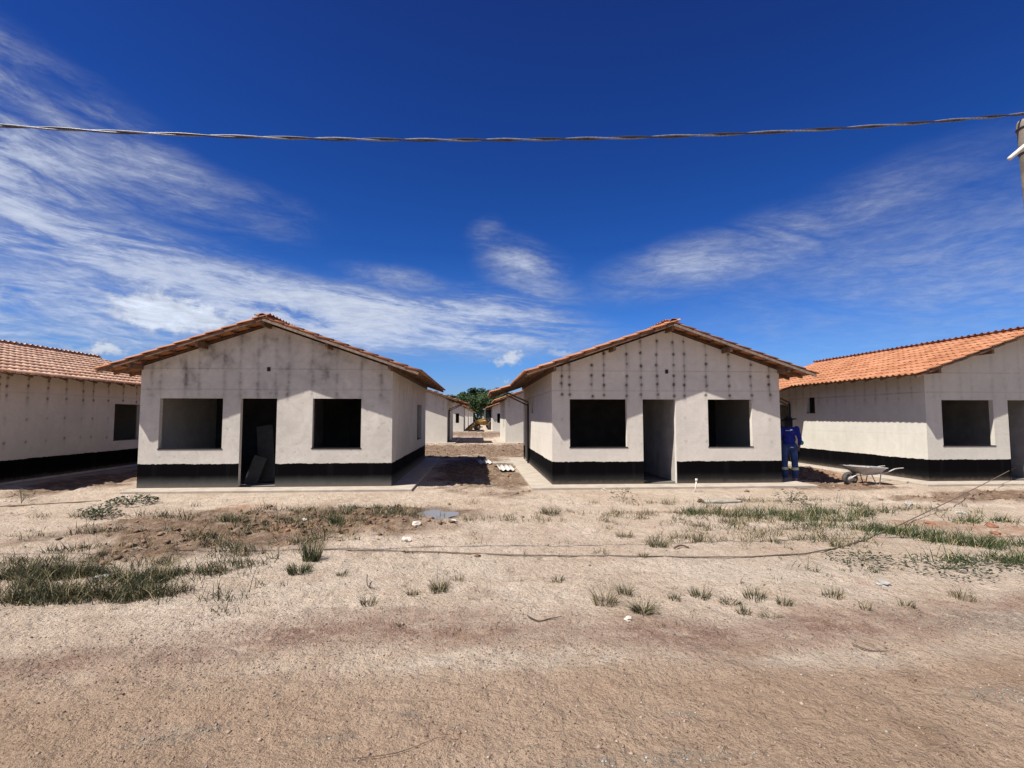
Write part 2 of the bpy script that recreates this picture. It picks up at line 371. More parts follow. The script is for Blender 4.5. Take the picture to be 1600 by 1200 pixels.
def ground():
    ys = [-30., -15, -6, -2, 0, 1.2, 2.0]; y = 2.0
    while y < 40: y += max(.014, .0052 * y); ys.append(y)
    while y < 900: y *= 1.12; ys.append(y)
    ys = np.array(ys)
    xs = axis([(-900, -200, 175), (-200, -60, 28), (-60, -24, 6), (-24, -14, .5), (-14, -5, .055), (-5, 5.5, .034), (5.5, 15, .055), (15, 24, .5), (24, 60, 6), (60, 200, 28), (200, 900, 175)])
    X, Y = np.meshgrid(xs, ys); n, m_ = X.shape
    Z = gheight(X, Y)
    v = np.stack([X.ravel(), Y.ravel(), Z.ravel()], 1)
    i = np.arange((n - 1) * (m_ - 1)); r_ = i // (m_ - 1); c = i % (m_ - 1); a = r_ * m_ + c
    f = np.stack([a, a + 1, a + 1 + m_, a + m_], 1)
    me = npmesh('ground', v, f, True)
    x, y = X.ravel(), Y.ravel()
    fattr(me, 'brown', msum(BROWN, x, y, .45, 1.7, 3)); fattr(me, 'red', msum(RED, x, y, 1.1, 1.7, 4) * (.55 + .45 * sstep(fbm(x * 4.5, y * 7, 4, 33), .33, .6)))
    fattr(me, 'orange', msum(ORANGE, x, y, .5, 2.5, 7)); fattr(me, 'cement', msum(CEM, x, y, .9, 7, 9)); fattr(me, 'white', msum(WHITE, x, y, .7, 2.5, 11))
    wet = np.clip(1.35 - np.sqrt(((x - PUD[0]) / .62) ** 2 + ((y - PUD[1]) / .75) ** 2), 0, 1)
    wet = np.maximum(wet, .6 * blob(x, y, -1.7, 9.3, 1.3, .5)); fattr(me, 'wet', sstep(wet + (fbm(x * 4, y * 4, 3, 2) - .5) * .6, .2, .7))
    m, t, b = mat('sandy_earth', .95, .12)
    g = t.node('ShaderNodeNewGeometry').outputs['Position']
    A = {k: t.node('ShaderNodeAttribute', attribute_name=k).outputs['Fac'] for k in ('brown', 'red', 'orange', 'cement', 'white', 'wet')}
    big = t.rng(t.noise(g, .55, 6., .62, .4), .3, .7)
    mid = t.rng(t.noise(g, 3.3, 6., .65, .3), .3, .72)
    fin = t.noise(g, 38., 5., .7); grit = t.noise(g, 140., 3., .6)
    sy = t.node('ShaderNodeSeparateXYZ', {0: g}).outputs[1]
    near = t.rng(sy, 4.4, 3.2)
    c = t.mix(big, (.46, .365, .275), (.56, .465, .37))
    c = t.mix(t.m('MULTIPLY', near, .85), c, t.mix(big, (.305, .208, .136), (.375, .268, .185)))
    c = t.mix(t.m('MULTIPLY', mid, .35), c, (.26, .175, .112))
    c = t.mix(t.m('MULTIPLY', A['white'], t.rng(t.noise(g, 3.5, 6., .7), .3, .65, .15, .75)), c, (.50, .42, .33))
    c = t.mix(t.m('MULTIPLY', A['brown'], t.rng(t.noise(g, 6., 5., .65), .25, .6, .45, .95)), c, t.mix(mid, (.085, .050, .030), (.200, .125, .074)))
    c = t.mix(t.m('MULTIPLY', A['red'], t.rng(t.noise(g, 9., 6., .78), .30, .56, .40, .95)), c, t.mix(t.rng(fin, .4, .6), (.140, .078, .056), (.285, .180, .130)))
    c = t.mix(t.m('MULTIPLY', A['orange'], t.rng(t.noise(g, 5., 5., .65), .35, .6, 0, .7)), c, (.33, .180, .105))
    c = t.mix(t.m('MULTIPLY', A['cement'], t.rng(t.noise(g, 18., 5., .75), .38, .60, .0, .65)), c, (.185, .165, .130))
    c = t.mix(t.m('MULTIPLY', t.rng(fin, .50, .66), .45), c, (.15, .095, .062))
    speck = t.rng(t.noise(g, 60., 2., .5), .62, .67); patchy = t.rng(t.noise(g, 2.2, 4., .6), .3, .6, .2, 1.)
    c = t.mix(t.m('MULTIPLY', t.m('MULTIPLY', speck, patchy), .75), c, (.060, .036, .024))
    c = t.mix(t.m('MULTIPLY', t.rng(grit, .57, .68), .55), c, (.066, .043, .030))
    c = t.mix(t.m('MULTIPLY', t.rng(grit, .42, .30), .35), c, (.50, .42, .34))
    c = t.mix(t.m('MULTIPLY', A['wet'], .62), c, (.066, .043, .026))
    t.l.new(c, b.inputs['Base Color'])
    h = t.m('ADD', t.m('MULTIPLY', t.noise(g, 17., 6., .7), .9), t.m('ADD', t.m('MULTIPLY', fin, .5), t.m('MULTIPLY', grit, .14)))
    h = t.m('ADD', h, t.m('MULTIPLY', mid, .6))
    h = t.m('ADD', h, t.m('MULTIPLY', t.noise(t.mapv(g, rot=(0, 0, .5), scale=(7., 5., 5.)), 1., 5., .65, .15), 1.2))
    bn = t.node('ShaderNodeBump', {'Height': h, 'Strength': 1., 'Distance': .048}); t.l.new(bn.outputs[0], b.inputs['Normal'])
    o = link('ground', me, None, m); tag(o, kind='structure')
ground()
def gz(x, y): return float(gheight(np.array([x]), np.array([y]))[0])

m, t, b = mat('puddle_water', .12, .5); b.inputs['Base Color'].default_value = (.17, .15, .125, 1)
v = []; n = 28
for i in range(n):
    a = 2 * math.pi * i / n; k = 1 + .22 * math.sin(3 * a + 1) + .12 * math.sin(5 * a)
    v.append((PUD[0] + .36 * k * math.cos(a), PUD[1] + .52 * k * math.sin(a), -.098))
o = link('water', pyd('water', v, [tuple(range(n))]), None, m); tag(o, kind='structure')

# ------------------------------------------------------------------ houses
HW, HL, TH = 5.86, 8.0, .12
RZ, RS, OV, OF = 3.965, .345, .70, .52          # batten-plane ridge height, slope, eave overhang, gable overhang
TIE = [.25, .44, 1.01, 1.31, 1.89, 2.26, 2.67, 3.10, 3.38, 3.94, 4.53, 5.11, 5.60]
def gable(u): return RZ - .105 - RS * np.abs(np.asarray(u) - HW / 2)
def subdiv(br, res):
    out = []
    for a, b_ in zip(br[:-1], br[1:]):
        k = max(1, int(round((b_ - a) / res))); out += list(np.linspace(a, b_, k, endpoint=False))
    out.append(br[-1]); return np.array(out)
def wall(parent, m, length, top, opens, to3, res=.1, stain=None, name='wall'):
    """to3(u, depth, z) -> local point; depth 0 = outer face"""
    zb = 2.45
    ub = sorted({0, length, length / 2, *[q for o_ in opens for q in o_[:2]]}); zs_ = sorted({0, zb, *[q for o_ in opens for q in o_[2:]]})
    V = []; F = []; ST = []; OU = []
    def face_grid(us, zs, depth, flip, outer, nt):
        T = top(us); rows = [np.full(len(us), z) for z in zs] + [zb + (T - zb) * k / nt for k in range(1, nt + 1)]
        base = len(V); nu = len(us)
        for r_ in rows:
            for u, z in zip(us, r_): V.append(to3(u, depth, z))
        Z = np.array(rows); U = np.tile(us, (len(rows), 1))
        ST.extend((stain(U, Z) if (stain and outer) else np.zeros_like(Z)).ravel().tolist()); OU.extend([1. if outer else 0.] * Z.size)
        for j in range(len(rows) - 1):
            for i in range(nu - 1):
                uc = (us[i] + us[i + 1]) / 2; zc = (Z[j, i] + Z[j + 1, i]) / 2
                if any(a < uc < b_ and c < zc < d_ for a, b_, c, d_ in opens): continue
                q = (base + j * nu + i, base + j * nu + i + 1, base + (j + 1) * nu + i + 1, base + (j + 1) * nu + i)
                F.append(q[::-1] if flip else q)
    gn = max(1, int(round((float(np.max(top(np.array(ub)))) - zb) / res)))
    face_grid(subdiv(ub, res), subdiv(zs_, res), 0, False, True, gn)
    face_grid(np.array(ub), np.array(zs_), TH, True, False, 1)
    def quad(pts, outer=0.):
        b_ = len(V); V.extend(pts); F.append((b_, b_ + 1, b_ + 2, b_ + 3)); ST.extend([0.] * 4); OU.extend([outer] * 4)
    for a, b_, c, d_ in opens:
        quad([to3(a, 0, c), to3(a, 0, d_), to3(a, TH, d_), to3(a, TH, c)])
        quad([to3(b_, 0, c), to3(b_, TH, c), to3(b_, TH, d_), to3(b_, 0, d_)])
        quad([to3(a, 0, d_), to3(b_, 0, d_), to3(b_, TH, d_), to3(a, TH, d_)])
        quad([to3(a, 0, c), to3(a, TH, c), to3(b_, TH, c), to3(b_, 0, c)])
    for u in (0, length):
        tz = float(top(np.array([u]))[0]); quad([to3(u, 0, 0), to3(u, TH, 0), to3(u, TH, tz), to3(u, 0, tz)], 1.)
    for a, b_ in zip(ub[:-1], ub[1:]):
        ta, tb = (float(top(np.array([q]))[0]) for q in (a, b_)); quad([to3(a, 0, ta), to3(b_, 0, tb), to3(b_, TH, tb), to3(a, TH, ta)])
    me = npmesh(name, np.array(V), np.array(F)); fattr(me, 'stain', ST); fattr(me, 'outer', OU)
    return link(name, me, parent, m)

def stain_fn(style, seed, cols=TIE, rows=(3.56, 3.25, 2.97, 2.67, 2.47, 2.19, 1.6, 1.02), length=HW):
    rr = random.Random(seed)
    k_line = {'dots': .42, 'smudge': .10, 'faint': .05, 'side': .16, 'ztie': .30}[style]
    k_dot = {'dots': 1.5, 'smudge': .28, 'faint': .15, 'side': .35, 'ztie': 1.6}[style]
    k_smu = {'dots': .34, 'smudge': .32, 'faint': .12, 'side': .18, 'ztie': .35}[style]
    def f(U, Z):
        s = np.zeros_like(U)
        for c in cols:
            w = rr.uniform(.5, 1.1); z0 = rr.uniform(2.0, 2.3) if style != 'side' else rr.uniform(1.8, 2.4)
            s += k_line * w * np.exp(-((U - c - .004 * np.sin(Z * 9 + c)) / .013) ** 2) * sstep(Z, z0, z0 + .15) * (.4 + .9 * fbm(U * 2, Z * 5, 3, seed + c))
            for z in rows:
                a = rr.random(); up = 1. if z > 2.1 else (.55 if style == 'ztie' else .22)
                if style == 'smudge' and z < 2: up = .12
                uu, zz = U - c - rr.uniform(-.02, .02), Z - z - rr.uniform(-.03, .03)
                dd = np.sqrt(uu ** 2 + zz ** 2)
                s += k_dot * up * (.35 + .65 * a) * np.exp(-(dd / .034) ** 2)
                # rust and grout smear running down from the tie
                s += k_smu * up * rr.uniform(.3, 1.1) * np.exp(-(uu / .05) ** 2) * np.exp(-((zz + .07) / .13) ** 2) * (.3 + 1.2 * fbm(U * 9, Z * 6, 3, seed + c * 3 + z))
        for zl, k in ((2.31, .42), (2.81, .38), (1.2, .10)):
            s += k * np.exp(-((Z - zl) / .011) ** 2) * (.2 + 1.1 * fbm(U * 1.5, Z, 3, seed + zl))
        if style == 'smudge':
            for i in range(46):
                cu, cz = rr.uniform(0, length), rr.uniform(2.1, 3.6); w1, w2 = rr.uniform(.05, .20), rr.uniform(.06, .26)
                n1, n2 = fbm(U * 5, Z * 5, 3, i) - .5, fbm(U * 5 + 40, Z * 5, 3, i) - .5
                s += rr.uniform(.18, .45) * np.exp(-((U - cu + n1 * .35) / w1) ** 2 - ((Z - cz + n2 * .35) / w2) ** 2) * 1.5 * fbm(U * 12, Z * 9, 3, i)
            for i in range(90):
                cu, cz = rr.uniform(0, length), rr.uniform(.6, 2.0)
                s += rr.uniform(.2, .5) * np.exp(-((U - cu) ** 2 + (Z - cz) ** 2) / .018 ** 2)
        return np.clip(s, 0, 1)
    return f

# --- roof tile: half pan, half roll, about 0.215 wide and 0.41 long, modelled with its thickness
TW, TL, TE = .200, .41, .365
def tile_arrays():
    prof = [(0, .012), (.012, 0), (.075, 0), (.098, .010), (.120, .033), (.152, .044), (.184, .034), (.208, .007)]
    th = .013; v = []
    for yy, dz in ((0, .028), (TL, 0)):
        for x, z in prof: v.append((x, yy, z + dz))
        for x, z in prof: v.append((x, yy, z + dz - th))
    n = len(prof); f = []
    for i in range(n - 1):
        f.append((i, i + 1, 2 * n + i + 1, 2 * n + i)); f.append((n + i + 1, n + i, 3 * n + i, 3 * n + i + 1)); f.append((i + 1, i, n + i, n + i + 1))
    f.append((0, 2 * n, 3 * n, n)); f.append((2 * n - 1, 4 * n - 1, 3 * n - 1, n - 1))
    return np.array(v), np.array(f)
TV, TF = tile_arrays()
tile_me = npmesh('roof_tile', TV, TF); tile_me.materials.append(M['tile']); tile_lifted_me = tile_me.copy(); tile_lifted_me.materials.clear(); tile_lifted_me.materials.append(M['tile_lifted'])
def half_pipe(L, r0, r1, n=8):
    v = []; f = []
    for y_, r_ in ((0, r0), (L, r1)):
        for rad in (r_, r_ - .013):
            for i in range(n + 1):
                a = math.pi * i / n; v.append((rad * math.cos(a), y_, rad * math.sin(a) * .8))
    m_ = n + 1
    for i in range(n):
        f += [(i, i + 1, 2 * m_ + i + 1, 2 * m_ + i), (m_ + i + 1, m_ + i, 3 * m_ + i, 3 * m_ + i + 1), (i + 1, i, m_ + i, m_ + i + 1)]
    f += [(0, 2 * m_, 3 * m_, m_), (n, m_ + n, 3 * m_ + n, 2 * m_ + n)]
    return pyd('ridge_tile', v, f)
ridge_me = half_pipe(.42, .108, .102); ridge_me.materials.append(M['tile'])

def tile_matrix(side, y, dist, jit=None, u0=None):
    """side -1 left slope, +1 right; dist = distance up the slope from the eave edge; y = along the ridge"""
    ang = math.atan(RS); half = HW / 2 + OV; L = half / math.cos(ang)
    up = L - dist; x = HW / 2 + side * up * math.cos(ang); z = RZ - up * math.sin(ang)
    # local tile axes: +Y up the slope, +X along the ridge
    Yv = Vector((-side * math.cos(ang), 0, math.sin(ang))); Xv = Vector((0, side, 0)); Zv = Xv.cross(Yv)
    m4 = Matrix((Xv, Yv, Zv)).transposed().to_4x4()
    if jit: m4 = m4 @ Matrix.Rotation(jit[0], 4, 'Z') @ Matrix.Rotation(jit[1], 4, 'X')
    m4.translation = Vector((x, y, z)) + Zv * .004
    return m4
NC = int((HL + OF * 2) / TW); NR = 11

def house(x0, y0, rot, cm, style, seed, label, windows_front, side_left=(), side_right=(), rear=(), sep=0, picker=None, res=.1, low=False, laundry=True, sl=.56, sr=.56, pale=False):
    h = empty('house', (x0, y0, 0), rot)
    if rot: h.location = (x0 + HW, y0 + HL, 0)
    tag(h, label, 'house', 'single-storey concrete houses under construction')
    r_ = random.Random(seed)
    fl = lambda s_: stain_fn(s_, seed)
    # slab round the house and the floor inside
    B().box((HW / 2 + (sr - sl) / 2, HL / 2, -.10), (HW + sl + sr, HL + 1.12, .20)).obj('pavement_slab', M['slab'], h, bevel=.012)
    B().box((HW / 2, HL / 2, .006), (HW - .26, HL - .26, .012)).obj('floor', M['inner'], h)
    flat = lambda u: np.full(np.shape(u), float(gable(0.)))
    wall(h, cm, HW, gable, windows_front, lambda u, d_, z: (u, d_, z), res, stain_fn(style, seed) if style else None)
    wall(h, cm, HW, gable, list(rear), lambda u, d_, z: (HW - u, HL - d_, z), .12 if not rear or low else res, stain_fn('side', seed + 2))
    Ls = HL - 2 * TH
    cols = [.30, .95, 1.16, 1.79, 2.44, 3.08, 3.72, 4.15, 4.81, 5.5, 6.2, 6.9, 7.4]
    sty = 'ztie' if style in ('ztie', 'zt') else 'side'
    wall(h, cm, Ls, flat, [(a - TH, b_ - TH, c, d_) for a, b_, c, d_ in side_right], lambda u, d_, z: (HW - d_, TH + u, z), .03 if 'R' in (sep or '') else .12, stain_fn(sty, seed + 1, cols, length=Ls))
    # left wall, open at the rear for the laundry recess
    lw_op = [(Ls - (b_ - TH), Ls - (a - TH), c, d_) for a, b_, c, d_ in side_left]
    if laundry:
        lw_op = lw_op + [(Ls - (7.25 - TH), Ls - (5.82 - TH), 0, 2.12)]
        wall(h, cm, Ls, flat, lw_op, lambda u, d_, z: (d_, TH + Ls - u, z), .03 if 'L' in (sep or '') else .12, stain_fn('side', seed + 4, [Ls - q for q in np.arange(.3, Ls, .42)], length=Ls))
        for dz in (0, .13):
            q = B(); q.beam((-.02, 5.85, 2.06 + dz), (-.92, 5.85 - dz, 2.50 + dz * .5), .05, .05); q.obj('brace', M['wood'], h)
        B().box((-.03, 5.85, 1.08), (.05, .06, 2.16)).obj('opening_shade_strip', M['darksill'], h)  # black strip standing in for the shade of the side opening
    else:
        wall(h, cm, Ls, flat, lw_op, lambda u, d_, z: (d_, TH + Ls - u, z), .12, stain_fn('side', seed + 4, cols, length=Ls))
    # inner walls
    if not low:
        inn = concrete_room_shade
        B().box((3.22, 1.72, 1.35), (.10, 3.18, 2.66)).obj('inner_wall', M['partition_lit'], h)
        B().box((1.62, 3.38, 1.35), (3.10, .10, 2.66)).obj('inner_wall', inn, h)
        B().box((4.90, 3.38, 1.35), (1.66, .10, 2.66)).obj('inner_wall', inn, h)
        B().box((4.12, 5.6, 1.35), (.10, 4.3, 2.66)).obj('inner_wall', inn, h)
        B().box((HW / 2, HL / 2, 2.74), (HW - .27, HL - .3, .09)).obj('added_ceiling', inn, h)  # slab added under the roof to keep the rooms dark
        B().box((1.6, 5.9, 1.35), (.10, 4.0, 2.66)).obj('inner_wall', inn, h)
        for a, b_, c, d_ in windows_front:
            if c > .5: B().box(((a + b_) / 2, TH / 2 - .004, c - .004), (b_ - a + .03, TH + .012, .024)).obj('window_sill', M['darksill'], h)
        for a, b_, c, d_ in side_right:
            B().box((HW - TH / 2 + .004, (a + b_) / 2, c - .004), (TH + .012, b_ - a + .03, .024)).obj('window_sill', M['darksill'], h)
        for a, b_, c, d_ in side_left:
            B().box((TH / 2 - .004, (a + b_) / 2, c - .004), (TH + .012, b_ - a + .03, .024)).obj('window_sill', M['darksill'], h)
        B().box((HW / 2 - .01, -.004, 2.80), (.075, .02, .10)).obj('junction_box', M['void'], h)
    # purlins, rafters and battens
    for u in (0, 1.46, 2.92):
        for s_ in ((-1, 1) if u else (1,)):
            x = HW / 2 + s_ * u; z = RZ - RS * u - .115
            B().box((x, HL / 2, z - .01), (.06, HL + 2 * OF - .10, .13)).obj('purlin', M['wood'], h)
    half = HW / 2 + OV
    ny = int((HL + 2 * OF) / .565)
    for i in range(ny + 1):
        y = -OF + .035 + i * (HL + 2 * OF - .07) / ny
        for s_ in (-1, 1):
            e = half - .03
            q = B(); q.beam((HW / 2, y, RZ - .048), (HW / 2 + s_ * e, y, RZ - .048 - RS * e), .05, .055)
            mt = M['rake'] if i == 0 and s_ > 0 else M['wood']
            q.obj('rafter', mt, h)
    q = B(); ca = math.cos(math.atan(RS))
    Ltot = half / ca
    for s_ in (-1, 1):
        for k in range(NR):
            dd = .06 + k * TE; u = (Ltot - dd) * ca
            q.box((HW / 2 + s_ * u, HL / 2, RZ - RS * u - .012), (.04, HL + 2 * OF - .04, .022))
    tag(q.obj('battens', M['wood'], h), kind='stuff')
    # tiles
    pick = []; rest = []
    for s_ in (-1, 1):
        ext = 2 if (laundry and s_ < 0) else 0
        for j in range(NC):
            yy = -OF + j * TW if s_ > 0 else -OF + (j + 1) * TW
            ycen = -OF + (j + .5) * TW
            lo = -ext if (ext and ycen > 4.75) else 0
            for i in range(lo, NR):
                jit = (r_.gauss(0, .013), r_.gauss(0, .009))
                m4 = tile_matrix(s_, yy, i * TE - .03, jit)
                pick.append((s_, i, j, m4))
    if laundry:
        q = B()
        for y in np.arange(4.85, HL + OF, .56):
            q.beam((-OV + .3, y, RZ - .048 - RS * (half - .3)), (-OV - .70, y, RZ - .048 - RS * (half + .70)), .045, .055)
            q.obj('eave_rafter', M['wood'], h); q = B()
        for k in (1, 2):
            u = half - .04 + k * TE * ca
            q.box((HW / 2 - u, 6.66, RZ - RS * u - .012), (.04, 3.66, .022))
        q.obj('eave_batten', M['wood'], h)
    if picker is not None:
        sc = []
        base = Matrix.Translation(h.location) @ Matrix.Rotation(rot, 4, 'Z')
        for e in pick: sc.append(picker(e, base @ e[3].translation))
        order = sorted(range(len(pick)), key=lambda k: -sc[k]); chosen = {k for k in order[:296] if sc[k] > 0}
    else: chosen = set()
    VV = []; FF = []; TT = []
    for k, (s_, i, j, m4) in enumerate(pick):
        if k in chosen:
            o = bpy.data.objects.new('roof_tile', tile_lifted_me if pale else tile_me); COL.objects.link(o); o.parent = h; o.matrix_local = m4
        else:
            A_ = np.array(m4); FF.append(TF + len(VV) * len(TV)); VV.append(TV @ A_[:3, :3].T + A_[:3, 3]); TT.append(np.full(len(TV), r_.random()))
    me = npmesh('roof_tiles', np.concatenate(VV), np.concatenate(FF)); fattr(me, 'tint', np.concatenate(TT))
    o = link('roof_tiles', me, h, M['tile_lifted'] if pale else M['tile']); tag(o, kind='stuff')
    if not low:
        nr = int((HL + 2 * OF) / .38)
        for i in range(nr + 1):
            o = bpy.data.objects.new('ridge_tile', ridge_me); COL.objects.link(o); o.parent = h
            o.location = (HW / 2 + r_.gauss(0, .004), -OF - .01 + i * (HL + 2 * OF - .41) / nr, RZ + .012 + r_.gauss(0, .003)); o.rotation_euler = (R(-.8), 0, r_.gauss(0, .012))
    else:
        B().tube([(HW / 2, -OF, RZ + .02), (HW / 2, HL + OF, RZ + .02)], .10, 8).obj('ridge_cap', M['tile'], h)
    return h
concrete_room_shade = simple('room_shade_concrete', (.055, .051, .047), .22, 2.5, .9)  # same concrete as outside, with the shade of the rooms in its colour

camp = Vector((0, 0, 1.66))
def pick_slope(side):
    def f(e, w):
        if e[0] != side: return 0
        return 1. / (w - camp).length
    return f
def pick_verge(e, w):
    s_, i, j, m4 = e
    if j == 0: return 10 - .01 * abs(i)
    if j == 1: return 5.
    if i <= (0 if s_ > 0 else 0): return 3. - j * .01
    return 0
WF = [(.443, 1.883, .907, 2.10), (2.29, 3.133, 0, 2.10), (3.97, 5.118, .907, 2.10)]
SR = [(5.25, 6.55, .88, 2.09)]; SLft = [(4.42, 4.87, 1.80, 2.34)]
hA = house(XA, YF, 0, M['concA'], 'smudge', 11, 'middle-left concrete house whose gable is smudged grey, boards leaning inside its doorway', WF, SLft, SR, picker=pick_verge, res=.022, sep='', sl=.0)
hB = house(XB, YF, 0, M['concB'], 'dots', 23, 'middle-right concrete house with dark tie marks on its gable, worker at its corner', WF, SLft, SR, picker=pick_verge, res=.022, sep='L')
hD = house(XD, YF, 0, M['concD'], 'faint', 37, 'rightmost concrete house with plain smooth walls behind the wheelbarrow, cut by the photo edge', WF, SLft, SR, picker=pick_slope(-1), res=.03, sep='L')
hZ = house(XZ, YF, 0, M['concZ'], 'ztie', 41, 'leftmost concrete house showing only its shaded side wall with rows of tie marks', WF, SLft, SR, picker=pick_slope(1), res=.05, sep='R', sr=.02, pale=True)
# side wall of the leftmost house carries the clear tie rows
farw = [(.5, .86, .95, 2.05)]
hA2 = house(XA + .1, 33.6, math.pi, M['concF'], 'faint', 51, 'second house back left of the dirt lane, seen from behind with braced eave', WF, SLft, SR, res=.1, low=True)
hB2 = house(XB - .03, 33.6, math.pi, M['concF'], 'faint', 53, 'second house back right of the dirt lane, seen from behind, eave shadow on it', WF, (), SR, res=.1, low=True)
hA3 = house(-1.62 - HW, 60, 0, M['concF'], 'faint', 57, 'third house back on the left of the lane with a narrow window near its corner', [(4.95, 5.35, .95, 2.05), (2.29, 3.133, 0, 2.10)], (), (), res=.15, low=True, laundry=False)
hB3 = house(1.72, 60, 0, M['concF'], 'faint', 59, 'third house back on the right of the lane, half hiding the yellow loader', [(.55, .95, .95, 2.05), (2.29, 3.133, 0, 2.10)], (), (), res=.15, low=True, laundry=False)
hA4 = house(-1.55 - HW, 83, 0, M['concF'], None, 61, 'fourth pale house back on the left, a narrow strip behind the third', WF, (), (), res=.5, low=True, laundry=False)
hA5 = house(-1.40 - HW, 108, 0, M['concF'], None, 63, 'fifth pale house back on the left, farthest but one in the row', WF, (), (), res=.5, low=True, laundry=False)
hA6 = house(-1.2 - HW, 133, 0, M['concF'], None, 67, 'farthest pale house on the left of the lane, just before the trees', WF, (), (), res=.5, low=True, laundry=False)

# ------------------------------------------------------------------ overhead cable and pole
M['cable'] = simple('cable_sheath', (.03, .03, .045), .3, 30., .38, spec=.6)
M['pale_wire'] = simple('bare_strand', (.20, .20, .23), .25, 30., .5, metal=.2)
M['polewood'] = simple('weathered_pole', (.15, .125, .10), .35, 7., .9, bump=.5)
M['pvc'] = simple('cream_pipe', (.66, .60, .53), .1, 10., .5)
def wz(x): return .00706 * x * x + .0405 * x + 4.699
cb = empty('overhead_cable', (0, 5.5, 4.7)); tag(cb, 'twisted black overhead cable sagging right across the blue sky', 'cable')
xs_ = np.arange(-13, 6.55, .045)
for k in range(2):
    q = B(); ph = math.pi * k
    q.tube([(x, .008 * math.cos(x * 6.2 + 1.1 * math.sin(x * .9) + ph), wz(x) - 4.7 + .010 * math.sin(x * 6.2 + 1.1 * math.sin(x * .9) + ph)) for x in xs_], .0105 if k else .009, 6, False)
    q.obj('strand', M['pale_wire'] if k == 0 else M['cable'], cb, True)
pl = empty('utility_pole', (6.745, 5.52, 0)); pl.rotation_euler = (0, R(-2.4), 0); tag(pl, 'weathered grey pole at the right edge holding up the overhead cable', 'pole')
q = B(); q.tube([(0, 0, -.3), (0, 0, 2), (.005, 0, 4), (0, 0, 5.16), (0, 0, 5.20)], [.125, .118, .108, .10, .085], 20); q.obj('shaft', M['polewood'], pl, True)
q = B(); q.tube([(-.43, -.13, 4.66), (-.10, -.13, 4.90), (.10, -.13, 5.03)], [.024, .026, .026], 10); q.obj('service_pipe', M['pvc'], pl, True)
q = B(); q.ring((0, 0, 0), .107, .008, 'Y', 24, 6)
o = q.obj('clamp', M['cable'], pl, True); o.rotation_euler = (R(90), 0, 0); o.location = (0, 0, 4.80)
o = q.obj('clamp', M['cable'], pl, True); o.rotation_euler = (R(86), 0, 0); o.location = (0, 0, 5.10)
q = B(); q.tube([(-.10, -.09, 5.12), (-.15, -.12, 5.0), (-.19, -.12, 4.82), (-.12, -.11, 4.70), (-.07, -.10, 4.5), (-.09, -.10, 4.3)], .008, 6, False); q.obj('loose_wire', M['cable'], pl, True)

# ------------------------------------------------------------------ ground cable
M['hose'] = simple('dusty_hose', (.13, .10, .075), .3, 20., .7)
pts = [(-2.0, 6.98), (-1.2, 6.85), (-.4, 6.72), (.4, 6.54), (1.4, 6.36), (2.36, 6.24), (3.2, 6.18), (3.9, 6.25), (4.6, 6.5), (5.3, 6.9), (6.1, 7.45), (7.2, 8.25), (8.4, 9.1), (10.0, 10.3), (12.2, 11.7), (14.0, 12.62), (14.3, 13.3)]
def smooth(pts, n=8):
    out = []
    P = [Vector(p) for p in pts]
    for i in range(len(P) - 1):
        a, b_, c, d_ = P[max(i - 1, 0)], P[i], P[i + 1], P[min(i + 2, len(P) - 1)]
        for k in range(n):
            u = k / n; out.append(.5 * ((2 * b_) + (c - a) * u + (2 * a - 5 * b_ + 4 * c - d_) * u * u + (3 * b_ - a - 3 * c + d_) * u ** 3))
    return out + [P[-1]]
q = B(); L = []
pts = pts[:11]; SM = smooth([(x, y, 0) for x, y in pts], 10)
hz_ = gheight(np.array([p.x for p in SM]), np.array([p.y for p in SM])); hz_ = np.convolve(np.pad(hz_, 7, 'edge'), np.ones(15) / 15, 'valid')
for p, z in zip(SM, hz_): L.append((p.x + .01 * math.sin(p.x * 5), p.y + .008 * math.sin(p.x * 9), float(z) + .014))
a_, b_ = L[-1], (14.75, 13.3, .30)
for k in range(1, 25):
    u = k / 24; L.append((a_[0] + (b_[0] - a_[0]) * u, a_[1] + (b_[1] - a_[1]) * u, a_[2] + (b_[2] - a_[2]) * u - .10 * u * (1 - u)))
q.tube(L, .0085, 7); o = q.obj('ground_cable', M['hose'], None, True)
tag(o, 'thin brown cable lying over the sand and running up into the rightmost doorway', 'cable')

# ------------------------------------------------------------------ corrugated sheets
M['fibre'] = simple('fibre_cement', (.46, .44, .40), .12, 8., .85)
def sheet(x, y, z, w, l, rz, label, ph=0.):
    n = 28; v = []; f = []
    for j in (0, 1):
        for k in (0, 1):
            for i in range(n + 1):
                u = i / n * w; v.append((u - w / 2, j * l, (.022 * math.sin(u / .153 * 2 * math.pi + ph)) - k * .009))
    m_ = n + 1
    for i in range(n):
        f += [(i, i + 1, 2 * m_ + i + 1, 2 * m_ + i), (m_ + i + 1, m_ + i, 3 * m_ + i, 3 * m_ + i + 1), (i + 1, i, m_ + i, m_ + i + 1), (2 * m_ + i, 2 * m_ + i + 1, 3 * m_ + i + 1, 3 * m_ + i)]
    f += [(0, 2 * m_, 3 * m_, m_), (n, m_ + n, 3 * m_ + n, 2 * m_ + n)]
    o = link('corrugated_sheet', pyd('corrugated_sheet', v, f, True), None, M['fibre']); o.location = (x, y, z); o.rotation_euler = (R(2), 0, rz)
    tag(o, label, 'roof sheet')
    return o
sheet(.93, 16.2, gz(.96, 16.4) + .10, .46, 1.2, R(3), 'white corrugated roofing sheet on the lane, nearer of two, its wavy end facing the road', .6)
sheet(.30, 18.6, gz(.36, 18.8) + .07, .46, 1.0, R(6), 'farther corrugated white sheet by the edge of the house shadow', 2.)
